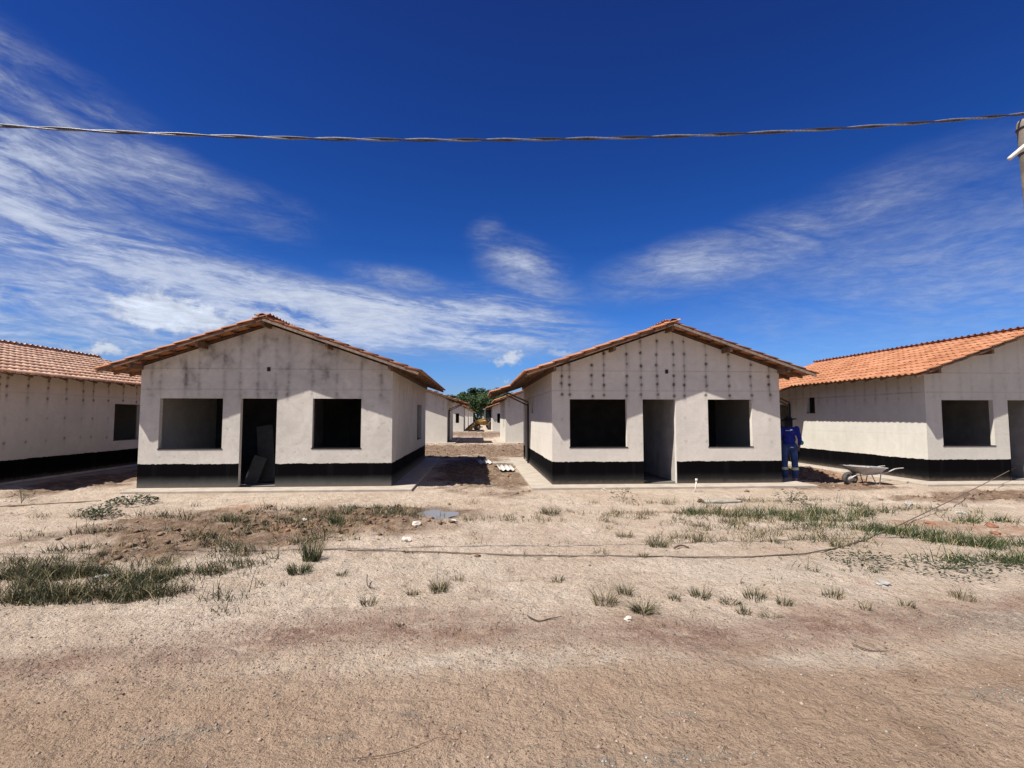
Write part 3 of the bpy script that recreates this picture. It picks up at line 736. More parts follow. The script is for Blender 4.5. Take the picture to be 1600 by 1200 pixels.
o = B().box((0, 0, 0), (.70, .22, .03)).obj('concrete_slab', M['fibre'], None, bevel=.004); o.location = (.86, 17.65, gz(.86, 17.65) + .17); tag(o, 'flat white slab lying just behind the nearer corrugated sheet', 'slab')
# ------------------------------------------------------------------ wheelbarrow
M['galv'] = simple('galvanised_tray', (.50, .49, .46), .14, 9., .55, metal=.25)
M['steel'] = simple('pale_steel', (.48, .45, .40), .2, 12., .5, metal=.3)
M['rubber'] = simple('dusty_rubber', (.06, .052, .045), .35, 14., .85)
M['bluep'] = simple('blue_paint', (.03, .05, .16), .3, 9., .5)
wb = empty('wheelbarrow', (10.02, 12.85, gz(10.0, 12.85)), R(3)); wb.scale = (1, 1, .84); tag(wb, 'grey metal wheelbarrow parked on the dirt beside the worker in blue', 'wheelbarrow')
def tray():
    v = []; prof = [(-.42, .30, .50), (.42, .26, .50)]
    top = [(-.47, -.30), (-.25, -.36), (.35, -.30), (.47, -.22), (.47, .22), (.35, .30), (-.25, .36), (-.47, .30), (-.52, 0)]
    bot = [(-.20, -.17), (-.12, -.20), (.22, -.18), (.30, -.13), (.30, .13), (.22, .18), (-.12, .20), (-.20, .17), (-.23, 0)]
    n = len(top); zt = [.56 + .0 * x for x, y in top]
    for off in (0, .006):
        for (x, y) in top: v.append((x * (1 - off), y * (1 - off), .565 - .05 * (x > .3) + .02 * (x < -.4)))
        for (x, y) in bot: v.append((x, y, .34 + off))
    f = []
    for i in range(n):
        j = (i + 1) % n
        f += [(n + i, n + j, j, i), (2 * n + i, 2 * n + j, 3 * n + j, 3 * n + i), (i, j, 2 * n + j, 2 * n + i)]
    f += [tuple(range(2 * n - 1, n - 1, -1)), tuple(range(3 * n, 4 * n))]
    return pyd('tray', v, f), [(x, y, .567 - .05 * (x > .3) + .02 * (x < -.4)) for x, y in top]
tm, rimp = tray(); o = link('tray', tm, wb, M['galv'])
q = B(); q.tube(rimp + [rimp[0]], .011, 6, False); q.obj('rim', M['steel'], o, True)
q = B(); q.ring((-.43, 0, .20), .155, .05, 'Y', 24, 8, 1.3); wh = q.obj('wheel', M['rubber'], wb, True)
q = B(); q.tube([(-.43, -.045, .20), (-.43, .045, .20)], .10, 14); q.obj('hub', M['steel'], wh, True)
for s_ in (-1, 1):
    q = B(); q.tube(smooth([(-.46, .08 * s_, .20), (-.34, .12 * s_, .30), (.10, .2 * s_, .335), (.42, .24 * s_, .40), (.62, .27 * s_, .50), (.84, .285 * s_, .525)], 5), .016, 8); q.obj('handle', M['steel'], wb, True)
    q = B(); q.tube(smooth([(.02, .19 * s_, .34), (.08, .21 * s_, .15), (.14, .22 * s_, .01), (.20, .22 * s_, .01), (.27, .21 * s_, .36)], 5), .013, 8); q.obj('leg', M['steel'], wb, True)
q = B(); q.box((.38, 0, .475), (.10, .46, .08)); q.obj('brace_plate', M['bluep'], wb)

# ------------------------------------------------------------------ worker
M['skin'] = simple('brown_skin', (.20, .105, .065), .1, 20., .6)
M['shirt'] = simple('blue_shirt', (.012, .022, .21), .25, 9., .85, bump=.4)
M['jeans'] = simple('blue_work_trousers', (.035, .065, .17), .35, 8., .9, bump=.4)
M['reflect'] = simple('reflective_band', (.62, .66, .42), .1, 30., .5)
M['hat'] = simple('dark_hat', (.012, .012, .014), .3, 12., .9)
M['boot'] = simple('dusty_boot', (.36, .28, .20), .25, 20., .9)
M['white_print'] = simple('white_print', (.75, .77, .80), .05, 20., .8)
M['glove'] = simple('green_glove', (.05, .32, .16), .2, 20., .8)
def remesh(o, vs, sm=4):
    a = o.modifiers.new('remesh', 'REMESH'); a.mode = 'VOXEL'; a.voxel_size = vs; a.use_smooth_shade = True
    b_ = o.modifiers.new('smooth', 'SMOOTH'); b_.factor = .5; b_.iterations = sm
    return o
pe = empty('person', (8.32, 13.35, gz(8.32, 13.35) + .005), R(-30)); tag(pe, 'worker in blue shirt and trousers with wide dark hat, back turned, beside the house corner', 'person')
# faces +y (away from the camera); x to his right-hand side of the picture
hipL, hipR = (-.10, 0, .90), (.10, 0, .90)
def limb(q, pts, rs, n=10):
    pp = smooth(pts, 4); k = len(pp); rr = list(np.interp(np.linspace(0, 1, k), np.linspace(0, 1, len(rs)), rs)); q.tube(pp, rr, n)
    for p, r_ in ((pp[0], rr[0]), (pp[-1], rr[-1])): q.ell(p, (r_, r_, r_), 10, 6)
body = B()
body.ell((0, .005, .95), (.165, .115, .12)); body.ell((0, .0, 1.12), (.145, .10, .16)); body.ell((0, 0, 1.30), (.175, .112, .15)); body.ell((0, -.01, 1.38), (.17, .085, .07))
limb(body, [(0, .0, 1.38), (0, .01, 1.50)], [.062, .055]); body.ell((0, .025, 1.585), (.076, .096, .115), 14, 10); body.ell((0, .118, 1.575), (.014, .018, .022), 8, 6)
body.ell((0, .085, 1.52), (.042, .03, .03)); 
for s_ in (-1, 1): body.ell((.078 * s_, .015, 1.58), (.012, .022, .032), 8, 6); body.ell((.03 * s_, .105, 1.60), (.014, .012, .012), 8, 6)
legs = [[(-.095, 0, .92), (-.12, .03, .50), (-.125, -.02, .10)], [(.095, 0, .92), (.115, .0, .50), (.12, -.05, .10)]]
for l in legs:
    limb(body, l, [.095, .075, .055, .05, .04]); body.ell((l[2][0], l[2][1] + .06, .045), (.045, .125, .04))
arms = [[(-.185, 0, 1.40), (-.235, -.02, 1.12), (-.20, .16, .99)], [(.185, 0, 1.40), (.25, -.05, 1.13), (.235, .07, .93)]]
for a in arms: limb(body, a, [.052, .043, .036, .03, .026])
def hand(q, w, d_, side):
    w = Vector(w); d_ = Vector(d_).normalized(); s_ = d_.cross(Vector((side, 0, 0))).normalized(); n_ = d_.cross(s_)
    q.ell(w + d_ * .045, (.030, .030, .030)); q.ell(w + d_ * .07, (.034, .034, .026))
    for k, ln in enumerate((.062, .072, .068, .052)):
        b0 = w + d_ * .085 + s_ * (k - 1.5) * .019
        q.tube([b0, b0 + d_ * ln * .5 + n_ * .004 * side, b0 + d_ * ln * .85 + n_ * .03 * -side], [.0095, .0088, .0075], 6)
    b0 = w + d_ * .04 + s_ * -.03; q.tube([b0, b0 - s_ * .022 + d_ * .03, b0 - s_ * .026 + d_ * .058], [.011, .0105, .009], 6)
hand(body, arms[0][2], (.1, .6, -.3), -1); hand(body, arms[1][2], (-.12, .35, -.9), 1)
remesh(body.obj('body', M['skin'], pe), .0085, 3)
sh = B(); sh.ell((0, .0, .985), (.170, .125, .09)); sh.ell((0, .0, 1.12), (.166, .120, .17)); sh.ell((0, 0, 1.30), (.190, .125, .15)); sh.ell((0, -.008, 1.385), (.185, .092, .072)); limb(sh, [(0, .0, 1.40), (0, .008, 1.465)], [.072, .062])
for a in arms:
    a2 = [Vector(a[0]), Vector(a[1]), Vector(a[1]).lerp(Vector(a[2]), .72)]
    limb(sh, a2, [.070, .062, .054, .05, .045])
remesh(sh.obj('shirt', M['shirt'], pe), .014, 3)
tr = B(); tr.ell((0, .0, .93), (.168, .128, .11))
for l in legs: limb(tr, [l[0], l[1], (l[2][0], l[2][1], .13)], [.112, .095, .083, .080, .075])
remesh(tr.obj('trousers', M['jeans'], pe), .014, 3)
for l in legs:
    q = B(); z = .34; u = (z - .10) / .40; x = l[2][0] + (l[1][0] - l[2][0]) * u; y = l[2][1] + (l[1][1] - l[2][1]) * u
    q.tube([(x, y, z - .035), (x, y, z + .035)], .089, 16); q.obj('reflective_band', M['reflect'], pe, True)
    q = B(); q.ell((l[2][0], l[2][1] + .065, .05), (.055, .15, .052)); q.ell((l[2][0], l[2][1] - .0, .10), (.058, .065, .07)); remesh(q.obj('boot', M['boot'], pe), .012, 2)
q = B(); q.tube([(0, .02, 1.648), (0, .02, 1.660)], [.215, .19], 22); q.ell((0, .02, 1.665), (.098, .112, .085), 14, 8)
ho = q.obj('hat', M['hat'], pe, True); ho.rotation_euler = (R(5), R(-6), 0); ho.location = (.172, .145, 0)
q = B(); q.box((0, .0, 1.56), (.19, .012, .18)); o = q.obj('neck_cloth', M['hat'], pe); o.location = (0, -.075, -.02); o.modifiers.new('bevel', 'BEVEL').width = .01
for x, w, z in ((.035, .055, 1.365), (-.09, .012, 1.345), (-.07, .014, 1.345), (-.048, .012, 1.345), (-.028, .014, 1.345), (-.008, .012, 1.345), (.014, .012, 1.345)):
    B().box((x + .02, -.128 + .02 * abs(x) * 4, z), (w, .008, .035 if w > .03 else .014)).obj('shirt_print', M['white_print'], pe)
B().box((.06, -.129, .905), (.07, .006, .018)).obj('pocket_label', M['white_print'], pe)
q = B(); q.ell((.30, .13, 1.02), (.055, .05, .065)); o = remesh(q.obj('green_glove', M['glove'], None), .015, 1); o.location = pe.location; o.rotation_euler = pe.rotation_euler
tag(o, 'small green cloth held at the side of the worker in blue', 'glove')

# ------------------------------------------------------------------ boards leaning in the doorway
M['ply'] = simple('grey_formwork_board', (.028, .028, .026), .25, 5., .8)
def board(c, d_, rot, label, name='formwork_board', m='ply', cat='board'):
    o = B().box((0, 0, 0), d_).obj(name, M[m], None, bevel=.003); o.location = c; o.rotation_euler = tuple(R(a) for a in rot); tag(o, label, cat); return o
board((XA + 2.50, YF + .42, .34), (.30, .03, .72), (-6, 18, 8), 'short grey board leaning lowest at the left side of the left doorway')
board((XA + 2.62, YF + .75, .74), (.42, .03, 1.42), (-8, -9, -6), 'tall dark board standing behind the short one in the left doorway')
board((XA + 2.78, YF + 1.15, .80), (.40, .04, 1.55), (-7, 6, 10), 'tallest board, farthest inside the left doorway')

# ------------------------------------------------------------------ wheel loader / backhoe far down the lane
M['yellow'] = simple('machine_yellow', (.42, .25, .08), .25, 3., .6)
M['glass'] = simple('cab_glass', (.015, .018, .02), .2, 3., .15, spec=.6)
M['dark'] = simple('dark_machine', (.03, .028, .026), .2, 3., .7)
ld = empty('backhoe_loader', (1.0, 66.5, -.05), R(8)); tag(ld, 'dusty yellow backhoe loader far down the lane between the rear houses', 'loader')
q = B(); q.box((-.55, 0, .95), (1.5, .75, .55)); q.box((-.9, 0, 1.22), (.7, .7, .12)); q.box((.45, 0, .85), (1.5, .85, .45)); q.obj('body', M['yellow'], ld, bevel=.05)
q = B(); q.box((.55, 0, 1.95), (1.25, 1.25, 1.35)); cb_ = q.obj('cab', M['glass'], ld, bevel=.04)
q = B(); q.box((.52, 0, 2.68), (1.5, 1.4, .12)); q.obj('cab_roof', M['pale_wire'], cb_, bevel=.03)
for x in (-.05, 1.15):
    for y in (-.63, .63): B().box((x, y, 1.95), (.08, .08, 1.4)).obj('cab_post', M['dark'], cb_)
for x, r_, w in ((.85, .52, .22), (-1.1, .30, .16)):
    for s_ in (-1, 1):
        q = B(); q.ring((x, s_ * .82, r_ + .12), r_, r_ * .30, 'Y', 24, 8, 1.2); wh = q.obj('wheel', M['rubber'], ld, True)
        q = B(); q.tube([(x, s_ * .82 - .12, r_ + .12), (x, s_ * .82 + .12, r_ + .12)], r_ * .62, 16); q.obj('rim', M['yellow'], wh, True)
q = B()
for s_ in (-1, 1): q.beam((.1, s_ * .5, 1.45), (-1.3, s_ * .5, 1.12), .1, .2); q.beam((-1.3, s_ * .5, 1.12), (-1.85, s_ * .5, .55), .1, .18)
q.obj('loader_arm', M['yellow'], ld)
q = B(); v = [(-1.8, .75), (-2.5, .10), (-2.0, .0), (-1.75, .18), (-1.72, .7)]
vv = [(x, y, z) for y in (-1.0, 1.0) for x, z in v]; q.add(vv, [(0, 1, 2, 3, 4), (9, 8, 7, 6, 5), (1, 6, 7, 2), (2, 7, 8, 3), (3, 8, 9, 4), (4, 9, 5, 0)]); q.obj('bucket', M['yellow'], ld)
q = B(); q.beam((1.4, 0, 1.0), (2.2, 0, 2.3), .2, .28); q.beam((2.2, 0, 2.3), (2.9, 0, 1.0), .18, .22); q.obj('boom', M['yellow'], ld)

# ------------------------------------------------------------------ small debris
M['white_trash'] = simple('crumpled_paper', (.32, .30, .27), .12, 12., .8)
M['stone'] = simple('pale_stone', (.48, .43, .36), .2, 12., .9, bump=.3)
M['brick'] = simple('red_clay_lump', (.26, .11, .065), .25, 12., .9, bump=.3)
M['plank'] = simple('old_plank', (.30, .22, .15), .3, 10., .9, bump=.3)
M['sack'] = simple('old_sack', (.27, .25, .21), .3, 9., .9)
M['twig'] = simple('dry_twig', (.09, .06, .04), .3, 10., .9)
def lump(name, m, x, y, r_, label, cat, seed, flat_=.55, sub=2, crump=.35, aspect=1.):
    bm = bmesh.new(); bmesh.ops.create_icosphere(bm, subdivisions=sub, radius=1)
    rr = random.Random(seed)
    for v in bm.verts:
        k = 1 + rr.uniform(-crump, crump); v.co = Vector((v.co.x * r_ * aspect * k, v.co.y * r_ * k, v.co.z * r_ * flat_ * k))
    me = bpy.data.meshes.new(name); bm.to_mesh(me); bm.free()
    o = link(name, me, None, M[m]); o.location = (x, y, gz(x, y) + r_ * flat_ * .4); o.rotation_euler = (0, 0, rr.uniform(0, 6)); tag(o, label, cat); return o
lump('crumpled_paper', 'white_trash', 4.15, 5.14, .075, 'white crumpled litter on bare sand at the right, nearest the road', 'litter', 1, .4)
lump('crumpled_paper', 'white_trash', 8.37, 9.62, .07, 'white crumpled litter on the dirt between the rightmost house and the grass', 'litter', 2, .8)
lump('crumpled_paper', 'white_trash', 8.65, 8.85, .07, 'white crumpled litter beside the rising cable near the reddish soil', 'litter', 3, .5)
lump('crumpled_paper', 'white_trash', -3.98, 5.9, .045, 'torn white litter at the left inside the grass mat, left one of two', 'litter', 4, .4, aspect=1.6)
lump('crumpled_paper', 'white_trash', -3.62, 5.75, .05, 'cream crumpled litter inside the left grass mat, right one of two', 'litter', 5, .5)
lump('stone', 'stone', -.95, 8.28, .07, 'long pale stone lying at the front edge of the puddle', 'stone', 6, .45, aspect=1.7)
lump('stone', 'stone', -.38, 8.55, .07, 'small pale stone at the right edge of the puddle', 'stone', 7, .5)
lump('stone', 'stone', -.98, 7.35, .07, 'angular white stone on the sand in front of the puddle, beside the ground cable', 'stone', 8, .6)
lump('stone', 'stone', -2.9, 9.0, .05, 'little white stone in the brown soil left of the puddle', 'stone', 9, .6)
lump('stone', 'stone', 1.28, 4.40, .035, 'small white stone at the foot of the dark spiky tuft', 'stone', 10, .6)
lump('stone', 'stone', 2.95, 12.05, .05, 'small white stone on the slab edge under the middle-right house', 'stone', 12, .7)
lump('clay_lump', 'brick', 8.1, 7.75, .07, 'biggest red clay lump in the orange soil at the right edge', 'clay lump', 13, .4, aspect=1.8)
lump('clay_lump', 'brick', 7.75, 7.35, .05, 'smaller red clay lump just in front of the biggest one at the right edge', 'clay lump', 14, .4, aspect=2)
lump('clay_lump', 'brick', 7.3, 8.0, .05, 'red clay lump at the left end of the orange soil', 'clay lump', 15, .4, aspect=1.8)
board((6.45, 7.72, gz(6.45, 7.7) + .02), (.55, .07, .025), (0, 0, 4), 'short grey plank lying in the grass at the right beside the cable', 'plank', 'plank', 'plank')
board((-9.0, 10.9, gz(-9, 10.9) + .015), (2.6, .06, .03), (0, 0, 21), 'long thin board lying on the sand left of the smudged house', 'plank', 'plank', 'plank')
q = B(); q.tube(smooth([(-.42, .05, .02), (-.2, .0, .035), (.1, -.02, .04), (.42, .03, .03)], 4), [.05, .06, .055, .04], 8)
o = q.obj('cement_sack', M['sack'], None, True); o.location = (4.88, 10.15, gz(4.9, 10.1)); o.scale = (1, 1, .7); tag(o, 'flattened pale sack on the sand in front of the middle-right house', 'sack')
lump('stone', 'twig', 4.47, 10.2, .07, 'dark stone at the left end of the flattened pale sack', 'stone', 18, .8)
lump('stone', 'twig', 5.32, 10.3, .05, 'dark small stone at the right end of the flattened pale sack', 'stone', 19, .8)
q = B(); q.tube([(0, 0, 0), (.045, .03, .17), (.06, .04, .26)], .014, 8); q.tube([(.06, .04, .25), (.066, .043, .31)], [.024, .028], 10)
o = q.obj('pipe_stub', M['pvc'], None, True); o.location = (4.93, 11.55, -.06); tag(o, 'white plastic pipe stub sticking out of the sand below the right window', 'pipe')
def stick(pts, r_, label):
    x0, y0 = pts[0][:2]; q = B(); q.tube(smooth([(x - x0, y - y0, gz(x, y) + .012 + z) for x, y, z in pts], 4), [r_, r_, r_ * .6], 6)
    o = q.obj('stick', M['twig'], None, True); o.location = (x0, y0, 0); tag(o, label, 'stick')
stick([(.43, 4.50, .01), (.52, 4.42, 0), (.62, 4.46, .0), (.72, 4.47, .01)], .005, 'dark bent stick on the gravel left of the spiky tuft')
stick([(2.80, 3.80, .01), (2.88, 3.73, 0), (3.02, 3.72, .0)], .004, 'short dark stick on the road at the right')
stick([(2.55, 6.66, .01), (2.66, 6.70, .02), (2.75, 6.66, 0)], .013, 'thick dark root piece just behind the ground cable, right of centre')
stick([(-.62, 2.72, .0), (-.40, 2.76, .0), (-.20, 2.86, .0)], .002, 'thin twig on the road in the foreground')
stick([(-1.15, 5.62, .06), (-1.1, 5.4, .02), (-1.02, 5.36, 0)], .006, 'thin dark stalk standing on the sand left of centre')

# ------------------------------------------------------------------ pebbles and clods (uncountable)
def pebbles(name, n, region, rad, m, mask=None, seed=0, flat_=.6):
    g = np.random.default_rng(seed); V = []
    x = g.uniform(region[0], region[1], n); yr = g.random(n); y = region[2] * (region[3] / region[2]) ** yr
    if mask is not None:
        k = g.random(n) < mask(x, y); x, y = x[k], y[k]
    keep = (x > -.8 * y - 1.5) & (x < 1.3 * y + 1.5) & (slabdist(x, y) > .3)
    x, y = x[keep], y[keep]; n = len(x)
    base = np.array([(1, 0, 0), (.3, .95, 0), (-.8, .6, 0), (-.8, -.6, 0), (.3, -.95, 0), (0, 0, 1), (0, 0, -1)], float)
    fc = np.array([(0, 1, 5), (1, 2, 5), (2, 3, 5), (3, 4, 5), (4, 0, 5), (1, 0, 6), (2, 1, 6), (3, 2, 6), (4, 3, 6), (0, 4, 6)])
    r_ = rad[0] * (rad[1] / rad[0]) ** (g.random(n) ** 2.2)
    P = base[None] * (1 + g.uniform(-.5, .4, (n, 7, 1))) * r_[:, None, None]
    a = g.uniform(0, 6.28, n); c, s_ = np.cos(a)[:, None], np.sin(a)[:, None]
    as_ = g.uniform(.6, 1.2, n)[:, None]
    X = P[:, :, 0] * as_; Y = P[:, :, 1]
    Q = np.stack([X * c - Y * s_ + x[:, None], X * s_ + Y * c + y[:, None], P[:, :, 2] * flat_ + gheight(x, y)[:, None] + r_[:, None] * .12], 2)
    F = (fc[None] + (np.arange(n) * 7)[:, None, None]).reshape(-1, 3)
    me = npmesh(name, Q.reshape(-1, 3), F); fattr(me, 'tint', np.repeat(g.random(n), 7))
    o = link(name, me, None, m); tag(o, kind='stuff'); return o
def pebmat(name, a, b_):
    m, t, bs = mat(name, .9, .2); f = t.node('ShaderNodeAttribute', attribute_name='tint').outputs['Fac']
    t.l.new(t.mix(f, a, b_), bs.inputs['Base Color']); return m
M['pebred'] = pebmat('laterite_gravel', (.105, .062, .045), (.34, .225, .165))
M['pebtan'] = pebmat('tan_grit', (0.112, 0.069, 0.046), (0.370, 0.290, 0.224))
M['clod'] = pebmat('soil_clods', (0.112, 0.066, 0.040), (0.251, 0.158, 0.099))
pebbles('gravel', 70000, (-5, 6.5, 3.0, 5.8), (.0022, .0095), M['pebred'], lambda x, y: .04 + .96 * msum(RED, x, y, .7, 3.2, 4), 1)
pebbles('road_stones', 12000, (-5, 7, 2.1, 6.5), (.0025, .012), M['pebtan'], lambda x, y: .3 + .7 * sstep(fbm(x * 1.1, y * 1.1, 3, 19), .35, .6), 12, .7)
pebbles('larger_stones', 1500, (-5, 7, 2.3, 7.5), (.007, .018), M['pebtan'], lambda x, y: .25 + .75 * sstep(fbm(x * .9, y * .9, 3, 49), .4, .65), 17, .7)
pebbles('grit', 24000, (-6, 8, 2.2, 9), (.0025, .011), M['pebtan'], lambda x, y: sstep(fbm(x * 1.6, y * 1.6, 3, 12), .35, .7), 2)
pebbles('soil_clods', 26000, (-9, 14, 6.5, 40), (.012, .075), M['clod'], lambda x, y: msum(BROWN, x, y, .5, 1.3, 3) * sstep(fbm(x * 2., y * 2., 3, 14), .3, .6), 3)
pebbles('cement_crumbs', 9000, (-2.5, 5.5, 2.5, 4.4), (.003, .012), pebmat('cement_crumbs', (.16, .16, .14), (.36, .35, .31)), lambda x, y: msum(CEM, x, y, .5, 9, 9) * .9, 4)

# ------------------------------------------------------------------ grass and weeds
def grass_mat(name, a, b_, dry=(.30, .235, .13), kd=.25):
    m, t, bs = mat(name, .75, .25); f = t.node('ShaderNodeAttribute', attribute_name='tint').outputs['Fac']
    c = t.mix(f, a, b_); c = t.mix(t.rng(t.m('FRACT', t.m('MULTIPLY', f, 7.31)), 1 - kd, 1 - kd + .02), c, dry)
    t.l.new(c, bs.inputs['Base Color']); bs.inputs['Subsurface Weight'].default_value = 0
    return m
M['grass'] = grass_mat('olive_grass', (.016, .022, .008), (.062, .068, .026))
M['grassg'] = grass_mat('green_grass', (.018, .034, .010), (.055, .080, .026), kd=.2)
M['grassd'] = grass_mat('dry_grass', (.035, .032, .016), (.13, .11, .055), kd=.3)
def blades(g, bx, by, hh, lean, width, segs=3, bend=1.):
    """arrays of bent blades; returns verts (n,2*segs+1,3)"""
    n = len(bx); a = g.uniform(0, 2 * math.pi, n); wz_ = g.uniform(0, 2 * math.pi, n)
    z0 = gheight(bx, by) - .004
    rows = []
    for k in range(segs + 1):
        u = k / segs; off = lean * hh * (u * .45 + .55 * u * u * bend); zz = hh * (u - .38 * u * u * np.minimum(lean, 1.3))
        w = width * (1 - u) ** .7 * .5
        cx = bx + np.cos(a) * off; cy = by + np.sin(a) * off
        if k < segs:
            rows.append(np.stack([cx + np.cos(wz_) * w, cy + np.sin(wz_) * w, z0 + zz], 1)); rows.append(np.stack([cx - np.cos(wz_) * w, cy - np.sin(wz_) * w, z0 + zz], 1))
        else: rows.append(np.stack([cx, cy, z0 + zz], 1))
    return np.stack(rows, 1)
def blade_mesh(name, V, g, segs=3, tints=None):
    n, k, _ = V.shape; fc = []
    for s_ in range(segs - 1): fc += [(2 * s_, 2 * s_ + 1, 2 * s_ + 3), (2 * s_, 2 * s_ + 3, 2 * s_ + 2)]
    fc.append((2 * segs - 2, 2 * segs - 1, 2 * segs)); fc = np.array(fc)
    F = (fc[None] + (np.arange(n) * k)[:, None, None]).reshape(-1, 3)
    me = npmesh(name, V.reshape(-1, 3), F); fattr(me, 'tint', np.repeat(g.random(n) if tints is None else tints, k)); return me
def tuft(x, y, r_, h, n, label, m='grass', seed=0, lean=(.15, .9), width=.006, stalks=0, group=None):
    g = np.random.default_rng(seed + 100); a = g.uniform(0, 6.28, n); q = r_ * np.sqrt(g.random(n)) * .5
    bx = x + q * np.cos(a); by = y + q * np.sin(a)
    V = blades(g, bx, by, h * g.uniform(.45, 1.1, n), g.uniform(*lean, n), width * g.uniform(.7, 1.3, n))
    # blades lean away from the middle
    ctr = np.array([x, y]); base = V[:, 0, :2]; tip = V[:, -1, :2]
    L = np.linalg.norm(tip - base, axis=1, keepdims=True); dirn = np.stack([np.cos(a + g.normal(0, .5, n)), np.sin(a + g.normal(0, .5, n))], 1)
    old = (tip - base) / (L + 1e-6)
    prog = np.einsum('nkd,nd->nk', V[:, :, :2] - base[:, None], old)
    side = V[:, :, :2] - base[:, None] - prog[:, :, None] * old[:, None]
    V[:, :, :2] = base[:, None] + side + prog[:, :, None] * dirn[:, None]
    if stalks:
        S_ = blades(g, x + g.normal(0, r_ * .2, stalks), y + g.normal(0, r_ * .2, stalks), h * g.uniform(1.6, 2.4, stalks), g.uniform(.1, .6, stalks), np.full(stalks, .0035)); V = np.concatenate([V, S_])
    z = gz(x, y); V = V - np.array([x, y, z])
    o = link('grass_tuft', blade_mesh('grass_tuft', V, g), None, M[m]); o.location = (x, y, z)
    tag(o, label, 'grass tuft', group or 'grass tufts on the sand'); return o
T_ = [
 (1.45, 4.56, .16, .17, 190, 'dark dense spiky tuft with long blades fanning right, near the road right of centre', 'grass', dict(lean=(.3, 1.5))),
 (1.17, 4.80, .20, .17, 120, 'wide thin tuft with tall dry stalks, left of the dark spiky tuft', 'grassd', dict(stalks=9, lean=(.2, 1.1))),
 (1.42, 5.02, .12, .15, 60, 'pale thin tuft just behind the dark spiky tuft', 'grass', dict(stalks=3)),
 (1.84, 4.82, .10, .08, 60, 'small low tuft right of the dark spiky tuft', 'grass', dict(stalks=2)),
 (2.13, 4.90, .18, .11, 110, 'left of two flat tufts joined end to end, right of centre', 'grass', dict(stalks=4)),
 (2.33, 4.72, .18, .08, 110, 'flat sprawling tuft ending in a tail, right of centre', 'grass', dict(lean=(.6, 1.6))),
 (2.60, 4.80, .18, .12, 120, 'tuft with two tall seed stalks in the right half of the sand', 'grass', dict(stalks=6)),
 (2.34, 4.48, .12, .09, 70, 'small round tuft in front of the sprawling tuft', 'grass', {}),
 (2.52, 4.38, .16, .05, 90, 'very flat dark tuft nearest the road, right of centre', 'grass', dict(lean=(.8, 1.7))),
 (3.34, 4.76, .18, .12, 80, 'thin open tuft on the sand below the white litter', 'grass', dict(stalks=4)),
 (2.78, 4.62, .13, .10, 70, 'small tuft between the seed stalk tuft and the thin open tuft', 'grass', dict(stalks=3)),
 (3.40, 4.42, .09, .10, 40, 'small dark leaning tuft on the gravel edge at the right', 'grass', {}),
 (3.85, 4.5, .13, .09, 50, 'little tuft on the gravel right of the dark leaning tuft', 'grass', {}),
 (4.6, 4.72, .20, .10, 110, 'pale round tuft at the far right, below the leafy weeds', 'grassd', {}),
 (.84, 5.40, .11, .10, 60, 'lone small tuft on bare sand at the centre', 'grass', {}),
 (-.38, 5.28, .17, .17, 150, 'dark upright tuft on bare sand left of centre', 'grass', dict(stalks=5)),
 (-.20, 5.62, .10, .10, 45, 'small tuft with dry stalks just behind the dark upright tuft', 'grassd', dict(stalks=5)),
 (-2.00, 6.52, .20, .30, 300, 'tallest bushy green tuft beside the start of the ground cable', 'grassg', dict(lean=(.05, .5))),
 (-1.97, 6.02, .24, .16, 260, 'wide green tuft in front of the tallest bushy one', 'grassg', dict(lean=(.2, .9))),
 (-1.48, 5.92, .12, .09, 60, 'small tuft right of the wide green tuft', 'grass', {}),
 (-3.95, 8.85, .34, .17, 300, 'bright green low tuft in the brown soil below the left window', 'grassg', {}),
 (-2.28, 8.70, .22, .20, 220, 'rounded green tuft in the brown soil before the left doorway house', 'grassg', dict(lean=(.1, .7))),
 (-2.45, 10.1, .34, .12, 180, 'green tuft in the soil right in front of the right window of the smudged house', 'grassg', {}),
 (2.42, 6.86, .24, .17, 200, 'spiky tuft just behind the ground cable, right of centre', 'grass', dict(lean=(.2, 1.0))),
 (2.15, 7.55, .22, .14, 120, 'low tuft behind the spiky one, in front of the middle-right house', 'grassd', {}),
 (2.02, 6.30, .12, .09, 70, 'small tuft growing over the ground cable', 'grass', {}),
 (3.05, 7.05, .10, .16, 80, 'narrow dark tuft at the edge of the pale patch, behind the cable', 'grass', {}),
 (3.74, 10.0, .26, .22, 70, 'thin brown upright tuft left of the flattened sack', 'grassd', dict(lean=(.05, .5))),
 (1.3, 9.2, .30, .20, 200, 'tuft left of a low green strip, below the left window of the tied house', 'grass', dict(stalks=6)),
 (4.7, 6.6, .18, .13, 110, 'thin tuft on the sand beside the cable at the right', 'grass', {}),
 (4.05, 6.9, .16, .11, 90, 'thin tuft behind the cable, left of its bend', 'grass', {}),
 (-1.0, 4.98, .13, .10, 60, 'low tuft with a long dry blade, left of the dark upright tuft', 'grass', dict(stalks=2)),
 (-.62, 5.18, .10, .09, 60, 'round pale tuft between the two low tufts left of centre', 'grassd', {}),
]
for i, (x, y, r_, h, n, lab, m_, kw) in enumerate(T_): tuft(x, y, r_, h, n, lab, m_, i, **kw)

